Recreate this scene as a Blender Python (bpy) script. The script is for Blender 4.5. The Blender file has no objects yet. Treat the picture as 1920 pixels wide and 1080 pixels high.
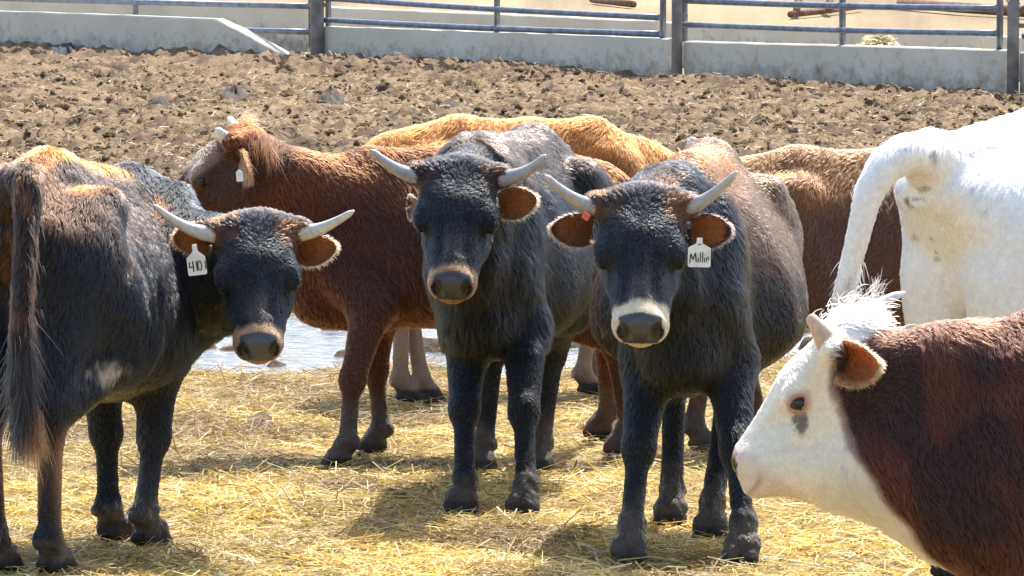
import bpy, math
import numpy as np
from mathutils import Matrix, Vector

SC = bpy.context.scene
COL = SC.collection
RNG = np.random.default_rng(11)
R = math.radians

# ------------------------------------------------------------------ camera, sky, sun, exposure
CAM_H, FPX, PITCH = 1.9, 10200.0, math.atan(772 / 10200.0)
cam_data = bpy.data.cameras.new('camera')
cam = bpy.data.objects.new('camera', cam_data)
COL.objects.link(cam)
cam.location = (0, 0, CAM_H)
cam.rotation_euler = (math.pi / 2 - PITCH, 0, 0)
cam_data.sensor_width = 36.0
cam_data.lens = 36.0 * FPX / 1920.0
cam_data.clip_start, cam_data.clip_end = 0.5, 6000.0
SC.camera = cam

SUN_EL, SUN_AZ = R(57), R(22)                 # azimuth measured from +Y towards +X
world = bpy.data.worlds.new('World')
SC.world = world
world.use_nodes = True
wn, wl = world.node_tree.nodes, world.node_tree.links
sky = wn.new('ShaderNodeTexSky')
sky.sky_type = 'NISHITA'
sky.sun_disc = False
sky.sun_elevation = SUN_EL
sky.sun_rotation = SUN_AZ
sky.dust_density = 2.0
sky.air_density = 1.0
bg = wn['Background']
bg.inputs['Strength'].default_value = 0.15
wl.new(sky.outputs[0], bg.inputs['Color'])

sun_data = bpy.data.lights.new('sun', 'SUN')
sun_data.energy = 3.8
sun_data.angle = R(0.53)
sun_data.color = (1.0, 0.95, 0.86)
sun = bpy.data.objects.new('sun', sun_data)
COL.objects.link(sun)
to_sun = Vector((math.sin(SUN_AZ) * math.cos(SUN_EL), math.cos(SUN_AZ) * math.cos(SUN_EL), math.sin(SUN_EL)))
sun.rotation_euler = to_sun.to_track_quat('Z', 'Y').to_euler()

SC.view_settings.view_transform = 'Standard'
SC.view_settings.look = 'None'
SC.view_settings.gamma = 1.0
SC.view_settings.exposure = 1.26
SC.render.engine = 'CYCLES'
cy = SC.cycles
cy.max_bounces, cy.diffuse_bounces, cy.glossy_bounces, cy.transmission_bounces = 8, 3, 3, 6
cy.transparent_max_bounces = 8
try:
    SC.cycles_curves.shape = 'RIBBONS'
    SC.cycles_curves.subdivisions = 2
except Exception:
    pass


# ------------------------------------------------------------------ helpers
CP, SP = math.cos(PITCH), math.sin(PITCH)


def at(px, py, Y):
    """world point seen at photo pixel (px, py) at distance Y"""
    a, b = (px - 960) / FPX, -(py - 540) / FPX
    d = np.array([a, CP + b * SP, -SP + b * CP])
    t = Y / d[1]
    return np.array([d[0] * t, Y, CAM_H + d[2] * t])


def gp(px, py, z=0.0):
    a, b = (px - 960) / FPX, -(py - 540) / FPX
    d = np.array([a, CP + b * SP, -SP + b * CP])
    t = (z - CAM_H) / d[2]
    return np.array([d[0] * t, d[1] * t, z])


def nz(v):
    v = np.asarray(v, float)
    return v / np.linalg.norm(v)


def sstep(a, b, x):
    t = np.clip((x - a) / (b - a), 0, 1)
    return t * t * (3 - 2 * t)


def _hash(ix, iy, iz, seed):
    h = (ix.astype(np.int64) * 374761393 + iy.astype(np.int64) * 668265263 + iz.astype(np.int64) * 2147483647 + seed * 974711) & 0xffffffff
    h = ((h ^ (h >> 13)) * 1274126177) & 0xffffffff
    h = ((h ^ (h >> 16)) * 2246822519) & 0xffffffff
    return ((h ^ (h >> 15)) & 0xffff) / 65535.0


def noise3(P, scale, seed=0):
    """value noise 0..1"""
    Q = np.asarray(P, float) * scale
    I = np.floor(Q)
    f = Q - I
    f = f * f * (3 - 2 * f)
    I = I.astype(np.int64)
    out = 0
    for dx in (0, 1):
        for dy in (0, 1):
            for dz in (0, 1):
                wgt = (f[..., 0] if dx else 1 - f[..., 0]) * (f[..., 1] if dy else 1 - f[..., 1]) * (f[..., 2] if dz else 1 - f[..., 2])
                out = out + wgt * _hash(I[..., 0] + dx, I[..., 1] + dy, I[..., 2] + dz, seed)
    return out


def fbm(P, scale, octs=4, seed=0, gain=0.5):
    s, a, n = 0, 1.0, 0
    for o in range(octs):
        s = s + a * noise3(P, scale * 2 ** o, seed + 17 * o)
        n += a
        a *= gain
    return s / n


def xy0(x, y):
    return np.stack([x, y, np.zeros_like(x)], -1)


def set_props(o, label=None, cat=None, group=None, kind=None):
    if label: o['label'] = label
    if cat: o['category'] = cat
    if group: o['group'] = group
    if kind: o['kind'] = kind
    return o


def mesh_np(name, V, F, mat, parent=None, smooth=True, cols=None, matidx=None):
    """V (n,3); F (m,k) one polygon size, or list of lists"""
    me = bpy.data.meshes.new(name)
    if isinstance(F, np.ndarray):
        m, k = F.shape
        me.vertices.add(len(V))
        me.vertices.foreach_set('co', np.ascontiguousarray(V, np.float32).ravel())
        me.loops.add(m * k)
        me.loops.foreach_set('vertex_index', np.ascontiguousarray(F, np.int32).ravel())
        me.polygons.add(m)
        me.polygons.foreach_set('loop_start', np.arange(0, m * k, k, dtype=np.int32))
        me.update(calc_edges=True)
    else:
        me.from_pydata([tuple(v) for v in V], [], F)
        me.update()
    me.polygons.foreach_set('use_smooth', np.full(len(me.polygons), smooth))
    if cols is not None:
        a = me.attributes.new('coat', 'FLOAT_COLOR', 'POINT')
        c4 = np.ones((len(V), 4), np.float32)
        c4[:, :cols.shape[1]] = cols
        a.data.foreach_set('color', c4.ravel())
    for m_ in (mat if isinstance(mat, (list, tuple)) else [mat]):
        me.materials.append(m_)
    if matidx is not None:
        me.polygons.foreach_set('material_index', np.asarray(matidx, np.int32))
    o = bpy.data.objects.new(name, me)
    COL.objects.link(o)
    if parent is not None:
        o.parent = parent
    return o


class MB:
    """collects boxes, tubes and prisms into one mesh"""
    def __init__(s):
        s.v, s.f = [], []

    def add(s, V, F):
        n = len(s.v)
        s.v += [tuple(map(float, v)) for v in V]
        s.f += [[i + n for i in f] for f in F]

    def tube(s, pts, rad, n=10, caps=True):
        pts = [np.asarray(p, float) for p in pts]
        rad = rad if hasattr(rad, '__len__') else [rad] * len(pts)
        V, F, prev = [], [], None
        for i, p in enumerate(pts):
            t = nz(pts[min(i + 1, len(pts) - 1)] - pts[max(i - 1, 0)])
            a = prev if prev is not None else (np.array([0, 0, 1.0]) if abs(t[2]) < 0.9 else np.array([1.0, 0, 0]))
            a = nz(a - t * np.dot(a, t))
            b = np.cross(t, a)
            prev = a
            for k in range(n):
                g = 2 * math.pi * k / n
                V.append(p + rad[i] * (a * math.cos(g) + b * math.sin(g)))
        for i in range(len(pts) - 1):
            for k in range(n):
                F.append([i * n + k, i * n + (k + 1) % n, (i + 1) * n + (k + 1) % n, (i + 1) * n + k])
        if caps:
            F.append(list(range(n))[::-1])
            F.append([(len(pts) - 1) * n + k for k in range(n)])
        s.add(V, F)

    def hull(s, bot, top):
        """prism between two polygons of equal length"""
        n = len(bot)
        F = [list(range(n))[::-1], [n + k for k in range(n)]]
        F += [[k, (k + 1) % n, n + (k + 1) % n, n + k] for k in range(n)]
        s.add(list(bot) + list(top), F)

    def build(s, name, mat, parent=None, smooth=False):
        return mesh_np(name, s.v, s.f, mat, parent, smooth)


def mat_new(name):
    m = bpy.data.materials.new(name)
    m.use_nodes = True
    nt = m.node_tree
    return m, nt, nt.nodes, nt.links, nt.nodes['Principled BSDF']


def mat_noise(name, c1, c2, scale=20, rough=0.7, bump=0.0, detail=6, metallic=0.0, spec=0.4, stops=(0.35, 0.65), stretch=(1, 1, 1)):
    m, nt, N, L, b = mat_new(name)
    tc = N.new('ShaderNodeTexCoord')
    mp = N.new('ShaderNodeMapping')
    mp.inputs['Scale'].default_value = stretch
    L.new(tc.outputs['Object'], mp.inputs[0])
    n = N.new('ShaderNodeTexNoise')
    n.inputs['Scale'].default_value = scale
    n.inputs['Detail'].default_value = detail
    L.new(mp.outputs[0], n.inputs['Vector'])
    r = N.new('ShaderNodeValToRGB')
    r.color_ramp.elements[0].position, r.color_ramp.elements[1].position = stops
    r.color_ramp.elements[0].color = (*c1, 1)
    r.color_ramp.elements[1].color = (*c2, 1)
    L.new(n.outputs['Fac'], r.inputs[0])
    L.new(r.outputs[0], b.inputs['Base Color'])
    b.inputs['Roughness'].default_value = rough
    b.inputs['Metallic'].default_value = metallic
    b.inputs['Specular IOR Level'].default_value = spec
    if bump:
        bp = N.new('ShaderNodeBump')
        bp.inputs['Strength'].default_value = bump
        bp.inputs['Distance'].default_value = 0.01
        L.new(n.outputs['Fac'], bp.inputs['Height'])
        L.new(bp.outputs[0], b.inputs['Normal'])
    return m


def mat_attr(name, rough=0.7, spec=0.3, noise_scale=60, amount=0.35, transl=0.0):
    """base colour from the 'coat' attribute with fine noise"""
    m, nt, N, L, b = mat_new(name)
    at_ = N.new('ShaderNodeAttribute')
    at_.attribute_name = 'coat'
    tc = N.new('ShaderNodeTexCoord')
    n = N.new('ShaderNodeTexNoise')
    n.inputs['Scale'].default_value = noise_scale
    n.inputs['Detail'].default_value = 5
    L.new(tc.outputs['Object'], n.inputs['Vector'])
    mr = N.new('ShaderNodeMapRange')
    mr.inputs[1].default_value, mr.inputs[2].default_value = 0.25, 0.75
    mr.inputs[3].default_value, mr.inputs[4].default_value = 1 - amount, 1 + amount
    L.new(n.outputs['Fac'], mr.inputs[0])
    mx = N.new('ShaderNodeVectorMath')
    mx.operation = 'SCALE'
    L.new(at_.outputs['Color'], mx.inputs[0])
    L.new(mr.outputs[0], mx.inputs['Scale'])
    L.new(mx.outputs[0], b.inputs['Base Color'])
    b.inputs['Roughness'].default_value = rough
    b.inputs['Specular IOR Level'].default_value = spec
    if transl:
        tr = N.new('ShaderNodeBsdfTranslucent')
        L.new(mx.outputs[0], tr.inputs['Color'])
        ms = N.new('ShaderNodeMixShader')
        ms.inputs[0].default_value = transl
        L.new(b.outputs[0], ms.inputs[1])
        L.new(tr.outputs[0], ms.inputs[2])
        L.new(ms.outputs[0], N['Material Output'].inputs['Surface'])
    return m


def mat_hair(name, rough=.48, ior=1.5):
    m = bpy.data.materials.new(name)
    m.use_nodes = True
    N, L = m.node_tree.nodes, m.node_tree.links
    N.remove(N['Principled BSDF'])
    h = N.new('ShaderNodeBsdfHairPrincipled')
    h.model = 'CHIANG'
    h.parametrization = 'COLOR'
    h.inputs['Roughness'].default_value = rough
    h.inputs['IOR'].default_value = ior
    h.inputs['Radial Roughness'].default_value = 0.5
    h.inputs['Random Roughness'].default_value = 0.2
    a = N.new('ShaderNodeAttribute')
    a.attribute_name = 'coat'
    L.new(a.outputs['Color'], h.inputs['Color'])
    L.new(h.outputs[0], N['Material Output'].inputs['Surface'])
    return m


M_SKIN = mat_attr('hide', 0.75, 0.2, 60, .12)
M_PAD = mat_attr('wet_nose', 0.34, 0.5, 160, 0.25)
M_HAIR = mat_hair('animal_hair')
M_GLOSS = mat_hair('glossy_black_hair', .32, 1.42)
M_EAR = mat_attr('ear_skin', 0.7, 0.2, 80, 0.3, transl=0.5)
M_EYE = mat_noise('eye_wet', (0.006, 0.005, 0.004), (0.02, 0.012, 0.008), 30, 0.09, spec=0.5)
M_HORN = mat_attr('horn_keratin', 0.4, 0.4, 45, 0.18)
M_TAG = mat_noise('tag_plastic', (0.62, 0.6, 0.54), (0.78, 0.77, 0.72), 30, 0.45, stops=(0.3, 0.55))
M_INK = mat_noise('marker_ink', (0.012, 0.012, 0.014), (0.03, 0.03, 0.035), 60, 0.6)
M_REDTAG = mat_noise('red_plastic', (0.6, 0.09, 0.07), (0.75, 0.16, 0.12), 40, 0.45)


def hair_curves(name, roots, dirs, lens, cols, parent, r0=0.0008, npt=4, bend=None, mat=None):
    n = len(roots)
    t = np.linspace(0, 1, npt)[None, :, None]
    P = roots[:, None, :] + dirs[:, None, :] * lens[:, None, None] * t
    if bend is not None:
        P = P + bend[:, None, :] * lens[:, None, None] * t ** 2
    hc = bpy.data.hair_curves.new(name)
    hc.add_curves([npt] * n)
    hc.attributes['position'].data.foreach_set('vector', P.astype(np.float32).ravel())
    ra = hc.attributes.get('radius') or hc.attributes.new('radius', 'FLOAT', 'POINT')
    prof = np.interp(np.linspace(0, 1, npt), [0, 0.5, 1], [1, 0.8, 0.18])
    r0 = np.broadcast_to(np.asarray(r0, float), (n,))
    ra.data.foreach_set('value', (r0[:, None] * prof[None]).astype(np.float32).ravel())
    ca = hc.attributes.new('coat', 'FLOAT_COLOR', 'CURVE')
    c4 = np.ones((n, 4), np.float32)
    c4[:, :3] = cols
    ca.data.foreach_set('color', c4.ravel())
    hc.materials.append(mat or M_HAIR)
    o = bpy.data.objects.new(name, hc)
    COL.objects.link(o)
    o.parent = parent
    return o


# ------------------------------------------------------------------ implicit bodies: field of blended shapes -> one continuous skin
class Field:
    def __init__(s, xs, ys, zs):
        s.x, s.y, s.z = xs, ys, zs
        s.f = np.full((len(xs), len(ys), len(zs)), 0.5, np.float32)

    def block(s, lo, hi):
        sl = []
        for a, l, h in ((s.x, lo[0], hi[0]), (s.y, lo[1], hi[1]), (s.z, lo[2], hi[2])):
            i, j = np.searchsorted(a, l), np.searchsorted(a, h)
            if j <= i: return None, None
            sl.append(slice(i, j))
        X, Y, Z = np.meshgrid(s.x[sl[0]], s.y[sl[1]], s.z[sl[2]], indexing='ij')
        return tuple(sl), np.stack([X, Y, Z], -1)

    def put(s, sl, d, k, cut=False):
        a = s.f[sl]
        if cut:
            d = -d
            h = np.maximum(k - np.abs(a - d), 0) / k
            s.f[sl] = np.maximum(a, d) + h * h * k * 0.25
        else:
            h = np.maximum(k - np.abs(a - d), 0) / k
            s.f[sl] = np.minimum(a, d) - h * h * k * 0.25

    def cone(s, a, b, r1, r2, k=0.05, cut=False):
        a, b = np.asarray(a, float), np.asarray(b, float)
        m = max(r1, r2) + 1.3 * k
        sl, P = s.block(np.minimum(a, b) - m, np.maximum(a, b) + m)
        if sl is None: return
        ab = b - a
        t = np.clip(((P - a) @ ab) / max(ab @ ab, 1e-9), 0, 1)
        d = np.linalg.norm(P - a - t[..., None] * ab, axis=-1) - (r1 + (r2 - r1) * t)
        s.put(sl, d, k, cut)

    def ell(s, c, r, Rm=np.eye(3), k=0.05, cut=False):
        c, r = np.asarray(c, float), np.asarray(r, float)
        m = r.max() + 1.3 * k
        sl, P = s.block(c - m, c + m)
        if sl is None: return
        q = (P - c) @ Rm
        k0 = np.linalg.norm(q / r, axis=-1)
        k1 = np.linalg.norm(q / (r * r), axis=-1) + 1e-9
        s.put(sl, k0 * (k0 - 1) / k1, k, cut)

    def loft(s, secs, S, k=0.05, egg=.3):
        secs = np.asarray(secs, float)
        xs = secs[:, 0] * S
        tx = np.linspace(xs[0], xs[-1], 240)
        tab = [np.interp(tx, xs, secs[:, j] * S) for j in (1, 2, 3)]
        ker = np.exp(-np.linspace(-2, 2, 21) ** 2)
        ker /= ker.sum()
        tab = [np.convolve(np.pad(t_, 10, mode='edge'), ker, 'valid') for t_ in tab]
        m = 1.3 * k
        zmax = (secs[:, 1] + secs[:, 3]).max() * S
        sl, P = s.block([xs[0] - m, -0.42 * S, 0.25 * S], [xs[-1] + m, 0.42 * S, zmax + m])
        x = P[..., 0]
        zc, w, h = [np.maximum(np.interp(x, tx, t_), 0.01) for t_ in tab]
        t = (P[..., 2] - zc) / h
        we = w * (1 - egg * np.clip(t + .1, -0.5, 1.2))
        r = (np.abs(P[..., 1] / we) ** 2.15 + np.abs(t) ** 2.15) ** (1 / 2.15)
        d = (r - 1) * np.minimum(w, h) * 0.85
        over = np.maximum(x - xs[-1], xs[0] - x)
        d = np.maximum(d, over)
        s.put(sl, d, k)

    def skin(s):
        f = s.f
        ins = f < 0
        c = [ins[a:ins.shape[0] - 1 + a, b:ins.shape[1] - 1 + b, g:ins.shape[2] - 1 + g] for a in (0, 1) for b in (0, 1) for g in (0, 1)]
        cnt = sum(x.astype(np.int8) for x in c)
        act = (cnt > 0) & (cnt < 8)
        I = np.argwhere(act)
        ids = np.full(act.shape, -1, np.int64)
        ids[act] = np.arange(len(I))
        acc = np.zeros((len(I), 3))
        num = np.zeros(len(I))
        ax = (s.x, s.y, s.z)
        corners = [(a, b, g) for a in (0, 1) for b in (0, 1) for g in (0, 1)]
        for c0 in corners:
            for d in range(3):
                if c0[d]: continue
                c1 = list(c0); c1[d] = 1
                i0, i1 = I + np.array(c0), I + np.array(c1)
                f0, f1 = f[tuple(i0.T)], f[tuple(i1.T)]
                x = (f0 < 0) != (f1 < 0)
                t = np.where(x, f0 / np.where(np.abs(f0 - f1) < 1e-12, 1, f0 - f1), 0)
                p0 = np.stack([ax[q][i0[:, q]] for q in range(3)], -1)
                p1 = np.stack([ax[q][i1[:, q]] for q in range(3)], -1)
                acc += np.where(x[:, None], p0 + (p1 - p0) * t[:, None], 0)
                num += x
        V = acc / num[:, None]
        Q = []
        for d in range(3):
            e = [slice(None)] * 3
            e0, e1 = list(e), list(e)
            e0[d], e1[d] = slice(0, -1), slice(1, None)
            A, B = ins[tuple(e0)], ins[tuple(e1)]
            J = np.argwhere(A != B)
            o1, o2 = [(1, 2), (2, 0), (0, 1)][d]
            J = J[(J[:, o1] > 0) & (J[:, o2] > 0) & (J[:, o1] < f.shape[o1] - 1) & (J[:, o2] < f.shape[o2] - 1)]
            q = []
            for (a, b) in ((-1, -1), (0, -1), (0, 0), (-1, 0)):
                K = J.copy(); K[:, o1] += a; K[:, o2] += b
                q.append(ids[tuple(K.T)])
            q = np.stack(q, -1)
            fl = ~A[tuple(J.T)]
            q[fl] = q[fl][:, ::-1]
            Q.append(q)
        F = np.concatenate(Q)
        F = F[(F >= 0).all(1)]
        for _ in range(2):                        # light smoothing
            sm, n2 = np.zeros_like(V), np.zeros(len(V))
            for a, b in ((0, 1), (1, 2), (2, 3), (3, 0)):
                np.add.at(sm, F[:, a], V[F[:, b]]); np.add.at(n2, F[:, a], 1)
                np.add.at(sm, F[:, b], V[F[:, a]]); np.add.at(n2, F[:, b], 1)
            V = 0.5 * V + 0.5 * sm / np.maximum(n2, 1)[:, None]
        return V, F


def axis(lo, hi, coarse, f0, f1, fine):
    """graded grid line: fine steps between f0 and f1"""
    f0, f1 = max(f0, lo), min(f1, hi)
    a = np.arange(lo, f0, coarse)
    b = np.arange(f0, f1, fine)
    c = np.arange(f1, hi + coarse, coarse)
    return np.concatenate([a, b, c])


TORSO = [(-.645, .965, .03, .03), (-.60, .95, .105, .10), (-.50, .915, .180, .175), (-.36, .870, .215, .245), (-.20, .825, .232, .295),
         (0.0, .790, .250, .320), (0.15, .785, .238, .312), (0.30, .800, .190, .298), (0.42, .81, .150, .255), (0.52, .81, .105, .19), (0.60, .80, .03, .06)]

HEAD_L = 0.46


def head_field(f, W, Rm, hs, k=0.022, nostril=True, mz=.90):
    """W(u,v,w) head space -> cow space, Rm columns u, v, w"""
    c = lambda a, b, r1, r2, kk=k, cut=False: f.cone(W(*a), W(*b), r1 * hs, r2 * hs, kk * hs, cut)
    e = lambda p, r, kk=k, cut=False, Rq=None: f.ell(W(*p), np.array(r) * hs, Rm if Rq is None else Rq, kk * hs, cut)
    e((.085, 0, -.085), (.115, .105, .095), .04)                  # cranium
    e((.125, 0, -.040), (.135, .112, .052), .04)                  # flat forehead
    e((.012, 0, -.055), (.050, .098, .052), .04)                  # poll
    for s in (-1, 1):
        c((.028, .05 * s, -.045), (.022, .128 * s, -.045), .047, .036, .03)     # horn base
        e((.180, .096 * s, -.050), (.050, .030, .038), .022)                     # brow
        e((.165, .058 * s, -.150), (.115, .050, .082), .04)                     # cheek
        c((.30, .032 * s, -.085), (.405, .043 * s * mz, -.085), .038, .032, .03)     # side of the nose
        c((.25, .064 * s, -.105), (.385, .048 * s * mz, -.105), .028, .025, .03)     # cheek bone and lip
    c((.16, 0, -.062), (.395, 0, -.062), .086, .046, .03)          # bridge
    c((.11, 0, -.185), (.375, 0, -.130), .062, .040, .04)          # lower jaw
    e((.415, 0, -.080), (.050, .072 * mz, .056), .03)                   # muzzle
    for s in (-1, 1):
        e((.428, .043 * s * mz, -.072), (.036, .028 * mz, .040), .02)        # nostril wings
    e((.402, 0, -.128), (.045, .047, .028), .018)                  # chin
    c((.455, -.05, -.117), (.455, .05, -.117), .008, .008, .010, True)   # mouth line
    c((.455, .05, -.117), (.37, .075, -.105), .008, .006, .010, True)
    c((.455, -.05, -.117), (.37, -.075, -.105), .008, .006, .010, True)
    for s in (-1, 1):
        c((.235, .045 * s, .004), (.33, .035 * s, -.012), .010, .008, .03, True)      # hollow beside the bridge
        if nostril:
            c((.468, .036 * s, -.072), (.450, .055 * s, -.036), .012, .014, .010, True)
            c((.450, .055 * s, -.040), (.440, .070 * s, -.052), .012, .007, .008, True)
        e((.197, .116 * s, -.064), (.024, .016, .017), .010, True)   # eye socket
        ring_ = [(.197 + .031 * math.cos(a), (.119 - .010 * abs(math.cos(a)) ** 2) * s, -.064 + (.0125 if math.sin(a) > 0 else .0115) * math.sin(a) + .004 * math.cos(a)) for a in np.linspace(0, 2 * math.pi, 13)]
        for a_, b_ in zip(ring_[:-1], ring_[1:]):
            c(a_, b_, .0068, .0068, .006)
        c((.168, .118 * s, -.046), (.214, .118 * s, -.040), .010, .008, .014)      # fold over the eye


def make_ear(parent, W, base, tip_dir, open_dir, L, Wd, inner, outer, rim, cup=0.32, droop=0.0):
    """a cupped leaf with thickness: base/tip in head space"""
    d = nz(tip_dir)
    o = nz(np.asarray(open_dir, float) - d * np.dot(open_dir, d))
    b = np.cross(d, o)
    ns, ntt = 18, 13
    V, C = [], []
    for layer in (0, 1):
        for i in range(ns):
            s = i / (ns - 1)
            wd = Wd * 0.5 * (math.sin(math.pi * min(1, 0.16 + 0.84 * s) ** 0.95) ** 0.62 if s < 1 else 0.0) + 0.004
            if s > .999: wd = 0.006
            for j in range(ntt):
                t = -1 + 2 * j / (ntt - 1)
                cc = cup * Wd * (t * t) * (1.15 - 0.55 * s) - 0.10 * Wd
                p = np.asarray(base) + d * L * s + b * wd * t + o * (cc - (0.006 * (1 - .6 * abs(t)) if layer else 0)) - np.array([-1, 0, 0]) * 0 + np.array([droop * s * s, 0, 0]) * L
                V.append(W(*p))
                e = max(abs(t), s if s > .75 else 0)
                if layer == 0:
                    col = np.array(inner) * (.55 + .6 * s) * (1 - sstep(.72, .95, e)) + np.array(rim) * sstep(.72, .95, e)
                else:
                    col = np.array(outer) * (1 - sstep(.85, 1, e)) + np.array(rim) * sstep(.85, 1, e)
                C.append(col)
    F = []
    n0 = ns * ntt
    for i in range(ns - 1):
        for j in range(ntt - 1):
            a = i * ntt + j
            F.append([a, a + 1, a + ntt + 1, a + ntt])
            F.append([n0 + a, n0 + a + ntt, n0 + a + ntt + 1, n0 + a + 1])
    for i in range(ns - 1):
        for j in (0, ntt - 1):
            a = i * ntt + j
            F.append([a, a + ntt, n0 + a + ntt, n0 + a])
    for j in range(ntt - 1):
        for i in (0, ns - 1):
            a = i * ntt + j
            F.append([a, a + 1, n0 + a + 1, n0 + a])
    V, C, F = np.array(V), np.array(C), np.array(F)
    ob = mesh_np('ear', V, F, M_EAR, parent, True, C)
    return ob, V, F, C


def make_horn(parent, W, pts, r0, r1, c0, c1, n=14):
    P = np.array([W(*p) for p in pts])
    t = np.linspace(0, 1, 22)
    A, B, C_, D = P if len(P) == 4 else (P[0], P[0] + (P[1] - P[0]) * .66, P[2] + (P[1] - P[2]) * .66, P[2])
    Q = ((1 - t) ** 3)[:, None] * A + (3 * t * (1 - t) ** 2)[:, None] * B + (3 * t * t * (1 - t))[:, None] * C_ + (t ** 3)[:, None] * D
    rad = r0 + (r1 - r0) * t ** 0.85
    rad[-1] *= 0.35
    m = MB()
    m.tube(Q, list(rad), n)
    V = np.array(m.v)
    cols = np.repeat(np.array(c0)[None] * (1 - t[:, None]) + np.array(c1)[None] * t[:, None], n, 0)
    tt_ = np.repeat(t, n)
    ringy = (.72 + .28 * sstep(.0, .28, tt_)) * (1 - .16 * sstep(.5, .75, noise3(V, 120, 3))) * (1 - .12 * (np.sin(tt_ * 46) > .35) * (tt_ < .45))
    return mesh_np('horn', m.v, m.f, M_HORN, parent, True, cols * ringy[:, None])


def tri_sample(V, F, n, weight=None):
    T = np.concatenate([F[:, [0, 1, 2]], F[:, [0, 2, 3]]])
    a, b, c = V[T[:, 0]], V[T[:, 1]], V[T[:, 2]]
    nn = np.cross(b - a, c - a)
    ar = np.linalg.norm(nn, axis=1) * 0.5
    p = ar if weight is None else ar * weight[T].mean(1)
    p = p / p.sum()
    i = RNG.choice(len(T), n, p=p)
    r1, r2 = np.sqrt(RNG.random(n)), RNG.random(n)
    bc = np.stack([1 - r1, r1 * (1 - r2), r1 * r2], -1)
    return T[i], bc


def vnormals(V, F):
    n = np.cross(V[F[:, 2]] - V[F[:, 0]], V[F[:, 3]] - V[F[:, 1]])
    out = np.zeros_like(V)
    for k in range(4):
        np.add.at(out, F[:, k], n)
    return out / np.maximum(np.linalg.norm(out, axis=1), 1e-12)[:, None]


CATTLE = 'cattle standing in the straw pen'
MUD = np.array((.085, .068, .052))


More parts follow.
